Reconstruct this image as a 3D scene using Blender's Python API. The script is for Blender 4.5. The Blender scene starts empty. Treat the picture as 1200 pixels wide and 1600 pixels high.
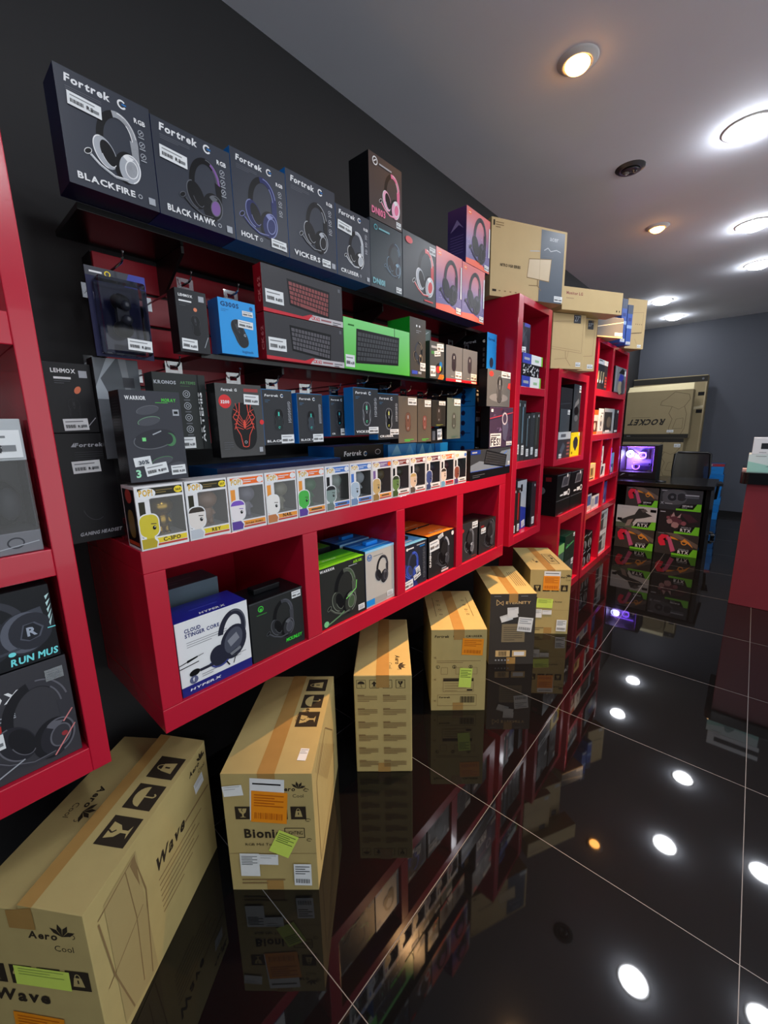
import bpy, math, random
from mathutils import Vector, Matrix
random.seed(7)
SC = bpy.context.scene
COL = SC.collection

# ------------------------------------------------------------------ camera, world, exposure
CAMR = ((0.7504119691442791, 0.6606973806232901, -0.018995994381157608),
        (0.11935234880169968, -0.16371409451529906, -0.9792613094024256),
        (-0.6501052940874446, 0.7325821909482643, -0.20170880026641846))
cam = bpy.data.cameras.new('camera')
cam_ob = bpy.data.objects.new('camera', cam)
COL.objects.link(cam_ob)
m3 = Matrix(CAMR).transposed() @ Matrix(((1, 0, 0), (0, -1, 0), (0, 0, -1)))
cam_ob.matrix_world = Matrix.Translation((0, 0, 1.47)) @ m3.to_4x4()
cam.sensor_fit = 'VERTICAL'
cam.sensor_height = 36.0
cam.lens = 646.4808587 / 1600 * 36
cam.clip_start = 0.02
SC.camera = cam_ob
w = bpy.data.worlds.new('world')
SC.world = w
w.use_nodes = True
w.node_tree.nodes['Background'].inputs[0].default_value = (0.93, 0.97, 1.0, 1)
w.node_tree.nodes['Background'].inputs[1].default_value = 1.5
SC.view_settings.view_transform = 'Standard'
SC.view_settings.look = 'None'
SC.view_settings.gamma = 1
SC.view_settings.use_curve_mapping = False
SC.view_settings.exposure = 0.0
SC.cycles.use_denoising = True
SC.cycles.max_bounces = 6
SC.cycles.sample_clamp_indirect = 4.0
WHITE_POWER = 100.0      # emission strength of the white downlight diffusers
WARM_POWER = 480.0       # watts of the warm halogen spots
CEIL_Z = 2.96
WALL_X = -1.6

# ------------------------------------------------------------------ materials
def lin(c):
    c = c / 255.0
    return c / 12.92 if c <= 0.04045 else ((c + 0.055) / 1.055) ** 2.4

MATS = {}
def mat(name, rgb, rough=0.5, metal=0.0, spec=0.5, noise=0.06, nscale=30.0, bump=0.0, coat=0.0, emit=0.0, emit_rgb=None):
    if name in MATS:
        return MATS[name]
    m = bpy.data.materials.new(name)
    m.use_nodes = True
    nt = m.node_tree
    b = nt.nodes['Principled BSDF']
    col = (lin(rgb[0]), lin(rgb[1]), lin(rgb[2]), 1)
    b.inputs['Roughness'].default_value = rough
    b.inputs['Metallic'].default_value = metal
    b.inputs['Specular IOR Level'].default_value = spec
    b.inputs['Coat Weight'].default_value = coat
    if emit:
        e = emit_rgb or rgb
        b.inputs['Emission Color'].default_value = (lin(e[0]), lin(e[1]), lin(e[2]), 1)
        b.inputs['Emission Strength'].default_value = emit
    tc = nt.nodes.new('ShaderNodeTexCoord')
    n = nt.nodes.new('ShaderNodeTexNoise')
    n.inputs['Scale'].default_value = nscale
    n.inputs['Detail'].default_value = 4
    nt.links.new(tc.outputs['Object'], n.inputs['Vector'])
    mx = nt.nodes.new('ShaderNodeMix')
    mx.data_type = 'RGBA'
    mx.inputs[6].default_value = tuple(c * (1 - noise) for c in col[:3]) + (1,)
    mx.inputs[7].default_value = tuple(min(1, c * (1 + noise)) for c in col[:3]) + (1,)
    nt.links.new(n.outputs['Fac'], mx.inputs[0])
    nt.links.new(mx.outputs[2], b.inputs['Base Color'])
    if bump:
        bp = nt.nodes.new('ShaderNodeBump')
        bp.inputs['Strength'].default_value = bump
        bp.inputs['Distance'].default_value = 0.002
        nt.links.new(n.outputs['Fac'], bp.inputs['Height'])
        nt.links.new(bp.outputs['Normal'], b.inputs['Normal'])
    MATS[name] = m
    return m

def ink(r, g, b, rough=0.35):
    return mat('print_%d_%d_%d' % (r, g, b), (r, g, b), rough, noise=0.03, spec=0.22 if max(r, g, b) < 120 else 0.4)

def banded(name, stops, axis=2, lo=0.0, hi=0.26, rough=0.35):
    """printed colour blend of the packaging itself, along one object axis"""
    if name in MATS:
        return MATS[name]
    m = bpy.data.materials.new(name)
    m.use_nodes = True
    nt = m.node_tree
    b = nt.nodes['Principled BSDF']
    b.inputs['Roughness'].default_value = rough
    tc = nt.nodes.new('ShaderNodeTexCoord')
    sx = nt.nodes.new('ShaderNodeSeparateXYZ')
    nt.links.new(tc.outputs['Object'], sx.inputs[0])
    mr = nt.nodes.new('ShaderNodeMapRange')
    mr.inputs[1].default_value = lo
    mr.inputs[2].default_value = hi
    nt.links.new(sx.outputs[axis], mr.inputs[0])
    cr = nt.nodes.new('ShaderNodeValToRGB')
    el = cr.color_ramp.elements
    while len(el) < len(stops):
        el.new(0.5)
    for e, (p, c) in zip(el, stops):
        e.position = p
        e.color = (lin(c[0]), lin(c[1]), lin(c[2]), 1)
    nt.links.new(mr.outputs[0], cr.inputs[0])
    nt.links.new(cr.outputs[0], b.inputs['Base Color'])
    MATS[name] = m
    return m

def clear_plastic(name, tint=(255, 255, 255), gloss=0.12, rough=0.03):
    if name in MATS:
        return MATS[name]
    m = bpy.data.materials.new(name)
    m.use_nodes = True
    nt = m.node_tree
    nt.nodes.remove(nt.nodes['Principled BSDF'])
    out = nt.nodes['Material Output']
    t = nt.nodes.new('ShaderNodeBsdfTransparent')
    t.inputs[0].default_value = (lin(tint[0]), lin(tint[1]), lin(tint[2]), 1)
    g = nt.nodes.new('ShaderNodeBsdfGlossy')
    g.inputs['Roughness'].default_value = rough
    lw = nt.nodes.new('ShaderNodeFresnel')
    lw.inputs[0].default_value = 1.5
    ad = nt.nodes.new('ShaderNodeMath')
    ad.operation = 'ADD'
    ad.use_clamp = True
    ad.inputs[1].default_value = gloss - 0.04
    nt.links.new(lw.outputs[0], ad.inputs[0])
    mx = nt.nodes.new('ShaderNodeMixShader')
    nt.links.new(ad.outputs[0], mx.inputs[0])
    nt.links.new(t.outputs[0], mx.inputs[1])
    nt.links.new(g.outputs[0], mx.inputs[2])
    nt.links.new(mx.outputs[0], out.inputs[0])
    MATS[name] = m
    return m

RED = mat('red_laminate', (184, 20, 48), 0.22, noise=0.04, nscale=6, coat=0.25)
BLK = ink(56, 60, 70)
BLK2 = ink(14, 15, 18)
GRY = ink(62, 64, 70)
MID = ink(95, 98, 105)
LGT = ink(165, 170, 178)
WHT = ink(228, 230, 232)
PAPER = mat('sticker_paper', (226, 230, 232), 0.6)
STK = ink(120, 124, 128)
BLU = ink(20, 110, 185)
DBLU = ink(22, 40, 110)
NAVY = ink(24, 30, 66)
ORG = ink(240, 105, 20)
GRN = ink(70, 200, 60)
LIME = ink(125, 215, 40)
REDP = ink(200, 25, 35)
PINK = ink(225, 110, 150)
YEL = ink(240, 215, 30)
SILV = mat('silver_foil', (190, 195, 200), 0.25, metal=0.9, noise=0.25, nscale=60)
CARD = mat('corrugated_cardboard', (176, 158, 104), 0.75, noise=0.09, nscale=14, bump=0.15, spec=0.25)
CARD2 = mat('printed_kraft_cardboard', (192, 168, 122), 0.6, noise=0.05, nscale=12, spec=0.3)
CINK = ink(46, 38, 28, 0.7)
CINK2 = ink(128, 104, 66, 0.7)
TAPE = mat('brown_packing_tape', (166, 130, 74), 0.25, noise=0.1, nscale=20)
METAL = mat('chrome_wire', (170, 172, 176), 0.2, metal=1.0)
BLKM = mat('black_powder_coat', (14, 14, 15), 0.4)
TABC = clear_plastic('clear_hang_plastic', (235, 240, 242), 0.2)
CLEAR = clear_plastic('clear_window_plastic', (238, 240, 242), 0.07)

# ------------------------------------------------------------------ mesh building
class MB:
    def __init__(s):
        s.v = []; s.f = []; s.mi = []; s.mats = []; s.sm = []
    def mid(s, m):
        if m not in s.mats:
            s.mats.append(m)
        return s.mats.index(m)
    def face(s, pts, m, smooth=False):
        i = len(s.v)
        s.v += [tuple(p) for p in pts]
        s.f.append(tuple(range(i, i + len(pts))))
        s.mi.append(s.mid(m)); s.sm.append(smooth)
    def mesh(s, verts, faces, m, smooth=False):
        i = len(s.v)
        s.v += [tuple(p) for p in verts]
        k = s.mid(m)
        for f in faces:
            s.f.append(tuple(i + a for a in f)); s.mi.append(k); s.sm.append(smooth)
    def box(s, a, b, m, front=None, left=None, right=None, top=None, bottom=None, back=None):
        x0, y0, z0 = a; x1, y1, z1 = b
        i = len(s.v)
        s.v += [(x0, y0, z0), (x1, y0, z0), (x1, y1, z0), (x0, y1, z0), (x0, y0, z1), (x1, y0, z1), (x1, y1, z1), (x0, y1, z1)]
        for f, mm in (((0, 1, 5, 4), front), ((1, 2, 6, 5), right), ((2, 3, 7, 6), back), ((3, 0, 4, 7), left), ((4, 5, 6, 7), top), ((3, 2, 1, 0), bottom)):
            s.f.append(tuple(i + k for k in f)); s.mi.append(s.mid(mm or m)); s.sm.append(False)
    def cyl(s, c, r, h, m, axis=2, n=24, r2=None, smooth=True):
        r2 = r if r2 is None else r2
        A = []; B = []
        for k in range(n):
            t = 2 * math.pi * k / n
            for L, rr, zz in ((A, r, 0), (B, r2, h)):
                p = [rr * math.cos(t), rr * math.sin(t), zz]
                if axis == 0: p = [p[2], p[0], p[1]]
                if axis == 1: p = [p[1], p[2], p[0]]
                L.append((c[0] + p[0], c[1] + p[1], c[2] + p[2]))
        s.mesh(A + B, [(k, (k + 1) % n, n + (k + 1) % n, n + k) for k in range(n)], m, smooth)
        s.face(A[::-1], m); s.face(B, m)
    def tube(s, pts, r, m, n=8):
        pts = [Vector(p) for p in pts]
        rings = []
        for i, p in enumerate(pts):
            d = (pts[min(i + 1, len(pts) - 1)] - pts[max(i - 1, 0)]).normalized()
            up = Vector((0, 0, 1)) if abs(d.z) < 0.9 else Vector((1, 0, 0))
            u = d.cross(up).normalized(); v = u.cross(d)
            rings.append([p + u * (r * math.cos(2 * math.pi * k / n)) + v * (r * math.sin(2 * math.pi * k / n)) for k in range(n)])
        V = [q for R_ in rings for q in R_]
        F = [(i * n + k, i * n + (k + 1) % n, (i + 1) * n + (k + 1) % n, (i + 1) * n + k) for i in range(len(pts) - 1) for k in range(n)]
        s.mesh(V, F, m, True)
        s.face(rings[0][::-1], m); s.face(rings[-1], m)
    def ball(s, c, r, m, n=14, k=10):
        rx, ry, rz = (r, r, r) if not isinstance(r, tuple) else r
        V = []; F = []
        for j in range(k + 1):
            ph = math.pi * j / k
            for i in range(n):
                th = 2 * math.pi * i / n
                V.append((c[0] + rx * math.sin(ph) * math.cos(th), c[1] + ry * math.sin(ph) * math.sin(th), c[2] + rz * math.cos(ph)))
        for j in range(k):
            for i in range(n):
                F.append((j * n + i, (j + 1) * n + i, (j + 1) * n + (i + 1) % n, j * n + (i + 1) % n))
        s.mesh(V, F, m, True)
    def lathe(s, prof, m, c=(0, 0, 0), n=32):
        V = []; F = []
        for r, z in prof:
            for i in range(n):
                t = 2 * math.pi * i / n
                V.append((c[0] + r * math.cos(t), c[1] + r * math.sin(t), c[2] + z))
        for j in range(len(prof) - 1):
            for i in range(n):
                F.append((j * n + i, j * n + (i + 1) % n, (j + 1) * n + (i + 1) % n, (j + 1) * n + i))
        s.mesh(V, F, m, True)
    def build(s, name, parent=None, bevel=0.0, loc=None, yaw=0.0):
        me = bpy.data.meshes.new(name)
        me.from_pydata(s.v, [], s.f)
        for m in s.mats: me.materials.append(m)
        me.polygons.foreach_set('material_index', s.mi)
        me.polygons.foreach_set('use_smooth', s.sm)
        me.update()
        o = bpy.data.objects.new(name, me)
        COL.objects.link(o)
        if parent is not None: o.parent = parent
        if loc is not None: o.location = loc
        o.rotation_euler = (0, 0, yaw)
        if bevel:
            bv = o.modifiers.new('edge', 'BEVEL')
            bv.width = bevel; bv.segments = 2; bv.limit_method = 'ANGLE'; bv.angle_limit = math.radians(60)
        return o

def tag(o, label, cat, group=None):
    o['label'] = label; o['category'] = cat
    if group: o['group'] = group
    return o
def structure(o):
    o['kind'] = 'structure'; return o
def empty(name, label, cat, loc=(0, 0, 0), yaw=0.0, group=None):
    o = bpy.data.objects.new(name, None)
    o.empty_display_size = 0.1
    COL.objects.link(o); o.location = loc; o.rotation_euler = (0, 0, yaw)
    return tag(o, label, cat, group)

# glyphs
GL = {}
def glyph(ch, bold):
    k = (ch, bold)
    if k not in GL:
        cu = bpy.data.curves.new('g', 'FONT')
        cu.body = ch; cu.resolution_u = 2; cu.offset = 0.035 if bold else 0.0
        ob = bpy.data.objects.new('g', cu)
        me = ob.to_mesh()
        V = [(v.co.x, v.co.y) for v in me.vertices]
        F = [tuple(p.vertices) for p in me.polygons]
        ob.to_mesh_clear()
        bpy.data.objects.remove(ob); bpy.data.curves.remove(cu)
        x0 = min(v[0] for v in V); x1 = max(v[0] for v in V)
        GL[k] = ([(x - x0, y) for x, y in V], F, x1 - x0)
    return GL[k]

STEP = 0.00006
class Face:
    """a printed face: fractions of its width and height; radii and heights in face widths"""
    def __init__(s, mb, o, u, v, n, w, h):
        s.mb = mb; s.o = Vector(o); s.u = Vector(u); s.v = Vector(v); s.n = Vector(n); s.w = w; s.h = h; s.k = 0
    def P(s, a, b):   # metres on the face
        return s.o + s.u * a + s.v * b + s.n * (0.0002 + STEP * s.k)
    def poly(s, pts, m):
        s.k += 1
        s.mb.face([s.P(x * s.w, y * s.h) for x, y in pts], m)
    def polym(s, pts, m):
        s.k += 1
        s.mb.face([s.P(x, y) for x, y in pts], m)
    def rect(s, x0, y0, x1, y1, m):
        s.poly([(x0, y0), (x1, y0), (x1, y1), (x0, y1)], m)
    def ell(s, cx, cy, rx, ry, m, rot=0, n=28):
        c, d = math.cos(math.radians(rot)), math.sin(math.radians(rot))
        X, Y = cx * s.w, cy * s.h
        s.polym([(X + s.w * (rx * math.cos(t) * c - ry * math.sin(t) * d), Y + s.w * (rx * math.cos(t) * d + ry * math.sin(t) * c)) for t in [2 * math.pi * i / n for i in range(n)]], m)
    def ring(s, cx, cy, rx, ry, t, m, a0=0, a1=360, rot=0, n=28):
        c, d = math.cos(math.radians(rot)), math.sin(math.radians(rot))
        X, Y = cx * s.w, cy * s.h
        s.k += 1
        A = []; B = []
        for i in range(n + 1):
            a = math.radians(a0 + (a1 - a0) * i / n)
            for L, q in ((A, 0), (B, t)):
                px, py = (rx - q) * math.cos(a), (ry - q) * math.sin(a)
                L.append(s.P(X + s.w * (px * c - py * d), Y + s.w * (px * d + py * c)))
        s.mb.mesh(A + B, [(i, i + 1, n + 2 + i, n + 1 + i) for i in range(n)], m)
    def line(s, pts, t, m):
        s.k += 1
        t = t * s.w / 2
        P = [Vector((x * s.w, y * s.h)) for x, y in pts]
        for a, b in zip(P, P[1:]):
            d = (b - a)
            if d.length < 1e-6: continue
            q = Vector((-d.y, d.x)).normalized() * t
            s.mb.face([s.P(*(a - q)), s.P(*(b - q)), s.P(*(b + q)), s.P(*(a + q))], m)
    def text(s, txt, x, y, m, w=None, h=None, bold=True, shear=0.0, rot=0, align='l'):
        G = []; cx = 0
        for ch in txt:
            if ch == ' ':
                cx += 0.32; continue
            V, F, aw = glyph(ch, bold)
            G.append((cx, V, F)); cx += aw + 0.085
        tot = max(cx - 0.085, 0.01)
        if w is not None:
            sx = w * s.w / tot
            sy = sx if h is None else h * s.w / 0.7
        else:
            sy = h * s.w / 0.7; sx = sy
        c, d = math.cos(math.radians(rot)), math.sin(math.radians(rot))
        off = 0 if align == 'l' else (-tot * sx / 2 if align == 'c' else -tot * sx)
        s.k += 1
        for gx, V, F in G:
            pts = []
            for vx, vy in V:
                a = off + (gx + vx) * sx + shear * vy * sy; b = vy * sy
                pts.append(s.P(x * s.w + a * c - b * d, y * s.h + a * d + b * c))
            s.mb.mesh(pts, F, m)
    def lines(s, x, y, w, n, gap, m, t=0.008):
        for i in range(n):
            ww = w * (1 if i < n - 1 else 0.6)
            s.rect(x, y - i * gap, x + ww, y - i * gap + t * s.w / s.h, m)
    # a separate paper label stuck on the face
    def sticker(s, parent, x, y, w, h, rot=0, m=None, name='price_sticker', marks=True, label='white price sticker', bar=True):
        mb = MB()
        c, d = math.cos(math.radians(rot)), math.sin(math.radians(rot))
        W, H = w * s.w, h * s.h
        o = s.o + s.u * (x * s.w) + s.v * (y * s.h) + s.n * (0.0004 + STEP * s.k)
        u = s.u * c + s.v * d; v = s.v * c - s.u * d
        mb.face([o, o + u * W, o + u * W + v * H, o + v * H], m or PAPER)
        f = Face(mb, o, u, v, s.n, W, H)
        if marks:
            f.k = 2
            f.rect(.08, .72, .8, .8, STK)
            if bar:
                for i in range(12):
                    f.rect(.08 + i * .033, .22, .08 + i * .033 + (.018 if i % 3 else .026), .5, ink(60, 60, 62))
                f.text('R$', .55, .24, ink(50, 50, 54), h=.11 if W > H * 1.5 else .14)
                f.rect(.73, .24, .92, .46, STK)
            else:
                for i in range(4): f.rect(.1, .14 + .13 * i, .9 - .1 * (i % 2), .2 + .13 * i, STK)
        ob = mb.build(name, parent)
        if label: ob['label'] = label
        return ob

def fbox(name, label, cat, loc, W, D, H, front, side=None, top=None, yaw=math.pi / 2, group=None, bevel=0.0012, bottom=None, left=None, tilt=0.0):
    """a printed carton; loc = its front left bottom corner; returns (mesh builder, faces dict, finish)"""
    mb = MB()
    mb.box((0, 0, 0), (W, D, H), side or front, front=front, top=top or side or front, bottom=bottom or side or front, left=left or side or front)
    F = {'front': Face(mb, (0, 0, 0), (1, 0, 0), (0, 0, 1), (0, -1, 0), W, H),
         'left': Face(mb, (0, D, 0), (0, -1, 0), (0, 0, 1), (-1, 0, 0), D, H),
         'right': Face(mb, (W, 0, 0), (0, 1, 0), (0, 0, 1), (1, 0, 0), D, H),
         'top': Face(mb, (0, 0, H), (1, 0, 0), (0, 1, 0), (0, 0, 1), W, D),
         'topr': Face(mb, (W, 0, H), (0, 1, 0), (-1, 0, 0), (0, 0, 1), D, W)}
    def done():
        o = mb.build(name, None, bevel, loc, yaw)
        if tilt: o.rotation_euler = (0, tilt, yaw)
        return tag(o, label, cat, group)
    return mb, F, done

# ------------------------------------------------------------------ printed pictures
def art_headset(f, cx, cy, s, band=GRY, cup=BLK2, pad=BLK, hi=MID, acc=None, mic=True, micdir=-1, inner=None):
    k = f.w / f.h
    P = lambda x, y: (cx + x * s, cy + y * s * k)
    inner = inner or hi
    f.ring(*P(.04, .10), .40 * s, .56 * s, .13 * s, pad, 60, 200, rot=-8)
    f.ring(*P(.04, .10), .40 * s, .56 * s, .12 * s, band, -14, 110, rot=-8)
    f.ring(*P(.04, .10), .385 * s, .545 * s, .022 * s, hi, 25, 95, rot=-8)
    f.ring(*P(.04, .10), .30 * s, .46 * s, .02 * s, hi, -5, 60, rot=-8)
    if acc: f.ring(*P(.04, .10), .37 * s, .53 * s, .06 * s, acc, 10, 75, rot=-8)
    f.ell(*P(-.24, -.22), .20 * s, .30 * s, cup, 20)
    f.ring(*P(-.24, -.22), .20 * s, .30 * s, .02 * s, hi, 80, 250, rot=20)
    f.ell(*P(-.18, -.22), .13 * s, .24 * s, pad, 18)
    f.poly([P(.28, .22), P(.44, .16), (P(.43, -.2)), P(.30, -.16)], band)
    f.ell(*P(.16, -.36), .24 * s, .32 * s, pad, -14)
    f.ell(*P(.22, -.36), .21 * s, .29 * s, cup, -14)
    f.ring(*P(.22, -.36), .21 * s, .29 * s, .024 * s, hi, -60, 140, rot=-14)
    f.poly([P(.10, -.16), P(.2, -.1), P(.32, -.14), P(.2, -.24)], hi)
    f.ring(*P(-.18, -.22), .13 * s, .24 * s, .012 * s, hi, 180, 300, rot=18)
    f.ell(*P(.25, -.36), .125 * s, .18 * s, acc or band, -14)
    f.ring(*P(.25, -.36), .13 * s, .185 * s, .02 * s, inner, 0, 360, rot=-14)
    if mic:
        f.line([P(.16, -.60), P(-.10, -.62), P(-.36, -.50), P(-.52, -.36)], .05 * s, band)
        f.line([P(.16, -.585), P(-.10, -.605), P(-.36, -.485), P(-.50, -.36)], .014 * s, hi)
        f.ell(*P(-.56, -.32), .085 * s, .05 * s, pad, 40)
        f.ring(*P(-.56, -.32), .085 * s, .05 * s, .012 * s, hi, 0, 360, rot=40)

def egg(f, cx, cy, rx, ry, rot=0, n=30, pw=2.5):
    c, d = math.cos(math.radians(rot)), math.sin(math.radians(rot))
    k = f.w / f.h
    out = []
    for i in range(n):
        t = 2 * math.pi * i / n
        ct, st = math.cos(t), math.sin(t)
        x = rx * math.copysign(abs(ct) ** (2 / pw), ct); y = ry * math.copysign(abs(st) ** (2 / pw), st)
        x *= 1 - .12 * (1 - abs(y / ry)) if abs(y / ry) < .9 else 1
        out.append((cx + x * c - y * d, cy + (x * d + y * c) * k))
    return out

def art_mouse(f, cx, cy, s, body=BLK2, hi=MID, acc=None, rot=0, shell=None, wheel=None):
    k = f.w / f.h
    f.poly(egg(f, cx, cy, .28 * s, .52 * s, rot), hi)
    f.poly(egg(f, cx, cy, .265 * s, .505 * s, rot), body)
    if shell:
        f.poly(egg(f, cx, cy - .12 * s * k, .2 * s, .36 * s, rot), shell)
    c, d = math.cos(math.radians(rot)), math.sin(math.radians(rot))
    P = lambda x, y: (cx + (x * c - y * d) * s, cy + (x * d + y * c) * s * k)
    f.line([P(-.03, .5), P(-.05, .1)], .012 * s, hi); f.line([P(.03, .5), P(.05, .1)], .012 * s, hi)
    f.poly([P(-.035, .36), P(.035, .36), P(.035, .18), P(-.035, .18)], wheel or acc or hi)
    f.line([P(-.24, .2), P(-.17, -.05), P(-.2, -.3)], .02 * s, hi); f.line([P(.24, .2), P(.17, -.05), P(.2, -.3)], .02 * s, hi)
    f.poly([P(-.02, .12), P(.02, .12), P(.02, .02), P(-.02, .02)], hi)
    if acc:
        f.ring(*P(0, -.33), .055 * s, .055 * s, .02 * s, acc, 0, 300)
        f.ring(cx, cy, .262 * s, .5 * s, .015 * s, hi, 200, 340, rot=rot)

def art_keyboard(f, q, rows, cols, body, key, edge=None, acc=None):
    """q: four corners bl, br, tr, tl in face fractions"""
    bl, br, tr, tl = [Vector(p) for p in q]
    f.poly(q, edge or body)
    def at(a, b): return bl * (1 - a) * (1 - b) + br * a * (1 - b) + tr * a * b + tl * (1 - a) * b
    f.poly([at(.01, .03), at(.99, .03), at(.99, .97), at(.01, .97)], body)
    f.k += 1
    for r in range(rows):
        c = 0.0
        while c < cols - .01:
            wk = 1.0
            if r == 0 and 3 <= c < 4: wk = 6.0
            elif c == 0: wk = 1 + .25 * (r % 3)
            wk = min(wk, cols - c)
            a0 = .025 + .95 * (c + .1) / cols; a1 = .025 + .95 * (c + wk - .1) / cols
            b0 = .07 + .86 * (r + .1) / rows; b1 = .07 + .86 * (r + .88) / rows
            m = acc if acc and (c == 0 or c + wk > cols - 1.2) else key
            f.mb.face([f.P(p.x * f.w, p.y * f.h) for p in (at(a0, b0), at(a1, b0), at(a1, b1), at(a0, b1))], m)
            c += wk

def logo_g(f, x, y, r, m=WHT, m2=BLU):
    f.ring(x, y, r, r, r * .38, m, 40, 330)
    f.rect(x, y - .1 * r * f.w / f.h, x + r, y + .25 * r * f.w / f.h, m2)

def icons(f, x, y0, y1, n, r, m=LGT):
    for i in range(n):
        y = y0 + (y1 - y0) * i / max(1, n - 1)
        f.ring(x, y, r, r, r * .22, m)
        f.line([(x - r * .5, y - r * .5 * f.w / f.h), (x + r * .5, y + r * .5 * f.w / f.h)], r * .3, m)
        f.rect(x - r, y - r * 1.7 * f.w / f.h, x + r, y - r * 1.35 * f.w / f.h, m)

def pictos(f, x, y, s, n, m, bg=None, gap=1.18, kinds=(0, 1, 2, 3), vert=False):
    """shipping symbols: glass, umbrella, this way up arrow, handle with care"""
    k = f.w / f.h
    for i in range(n):
        X = x + (0 if vert else i * s * gap); Y = y + (i * s * gap * k if vert else 0)
        P = lambda a, b: (X + a * s, Y + b * s * k)
        if bg:
            f.poly([P(0, 0), P(1, 0), P(1, 1), P(0, 1)], bg)
        else:
            f.line([P(0, 0), P(1, 0), P(1, 1), P(0, 1), P(0, 0)], .05 * s, m)
        t = kinds[i % len(kinds)]
        if t == 0:
            f.poly([P(.22, .85), P(.78, .85), P(.7, .55), P(.55, .42), P(.55, .22), P(.72, .15), P(.28, .15), P(.45, .22), P(.45, .42), P(.3, .55)], m)
            f.line([P(.5, .85), P(.42, .7), P(.52, .6)], .05 * s, bg or CARD)
        elif t == 1:
            f.poly([P(.5 + .4 * math.cos(a), .5 + .36 * math.sin(a)) for a in [math.pi * j / 10 for j in range(11)]], m)
            f.line([P(.5, .5), P(.5, .2), P(.58, .14), P(.64, .22)], .05 * s, m)
        elif t == 2:
            f.poly([P(.5, .88), P(.82, .5), P(.62, .5), P(.62, .22), P(.38, .22), P(.38, .5), P(.18, .5)], m)
            f.rect(*P(.2, .1), *P(.8, .15), m)
        else:
            f.poly([P(.25, .2), P(.75, .2), P(.66, .66), P(.34, .66)], m)
            f.ring(*P(.5, .66), .13 * s, .2 * s, .04 * s, m, 0, 180)
            f.line([P(.5, .55), P(.5, .36)], .07 * s, bg or CARD)

# ------------------------------------------------------------------ room shell
def floor_material():
    m = bpy.data.materials.new('black_polished_tile')
    m.use_nodes = True
    nt = m.node_tree
    b = nt.nodes['Principled BSDF']
    geo = nt.nodes.new('ShaderNodeTexCoord')
    sp = nt.nodes.new('ShaderNodeSeparateXYZ')
    nt.links.new(geo.outputs['Object'], sp.inputs[0])
    def mth(op, a, bb):
        n = nt.nodes.new('ShaderNodeMath'); n.operation = op
        for i, q in enumerate((a, bb)):
            if q is None: continue
            if isinstance(q, (int, float)): n.inputs[i].default_value = q
            else: nt.links.new(q, n.inputs[i])
        return n.outputs[0]
    masks = []
    for k, off in ((0, 0.143), (1, 0.525)):
        t = mth('ADD', sp.outputs[k], 10 * 0.752 - off + 0.001)
        t = mth('MODULO', t, 0.752)
        masks.append(mth('LESS_THAN', t, 0.0022))
    g = mth('MAXIMUM', masks[0], masks[1])
    nz = nt.nodes.new('ShaderNodeTexNoise'); nz.inputs['Scale'].default_value = 3
    nt.links.new(geo.outputs['Object'], nz.inputs['Vector'])
    mr = nt.nodes.new('ShaderNodeMapRange'); mr.inputs[3].default_value = 0.012; mr.inputs[4].default_value = 0.045
    nt.links.new(nz.outputs['Fac'], mr.inputs[0])
    mx = nt.nodes.new('ShaderNodeMix'); mx.data_type = 'RGBA'
    mx.inputs[6].default_value = (0.004, 0.004, 0.0045, 1); mx.inputs[7].default_value = (0.13, 0.135, 0.145, 1)
    nt.links.new(g, mx.inputs[0]); nt.links.new(mx.outputs[2], b.inputs['Base Color'])
    rm = nt.nodes.new('ShaderNodeMix'); rm.inputs[3].default_value = 0.4
    nt.links.new(g, rm.inputs[0]); nt.links.new(mr.outputs[0], rm.inputs[2]); nt.links.new(rm.outputs[0], b.inputs['Roughness'])
    b.inputs['IOR'].default_value = 1.55
    return m

X_R, Y_N, Y_F = 3.4, -3.0, 8.35
WALLM = mat('black_wall_paint', (26, 26, 28), 0.7, noise=0.1, nscale=5, bump=0.05)
FARM = mat('charcoal_wall_paint', (70, 74, 84), 0.6, noise=0.06, nscale=4, bump=0.05)
CEILM = mat('grey_ceiling_paint', (232, 236, 246), 0.8, noise=0.04, nscale=3)
def slab(name, a, b, m):
    mb = MB(); mb.box(a, b, m); return structure(mb.build(name))
slab('floor', (WALL_X - .1, Y_N - .1, -0.1), (X_R + .1, Y_F + .1, 0), floor_material())
slab('ceiling', (WALL_X - .1, Y_N - .1, CEIL_Z), (X_R + .1, Y_F + .1, CEIL_Z + .1), CEILM)
slab('wall_left', (WALL_X - .1, Y_N, 0), (WALL_X, Y_F, CEIL_Z), WALLM)
slab('wall_far', (WALL_X, Y_F, 0), (X_R, Y_F + .1, CEIL_Z), FARM)
slab('wall_right', (X_R, Y_N, 2.7), (X_R + .1, Y_F, CEIL_Z), FARM)   # beam; unseen wall below left open to let world light in
slab('trim_1', (X_R, 5.2, 0), (X_R + .1, Y_F, 2.7), FARM)
slab('wall_near', (WALL_X, Y_N - .1, 0), (X_R, Y_N, CEIL_Z), FARM)
slab('baseboard_far', (WALL_X, Y_F - .015, 0), (X_R, Y_F, 0.07), BLKM)
slab('baseboard_left', (WALL_X, Y_N, 0), (WALL_X + .012, Y_F - .015, 0.09), BLKM)

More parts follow.
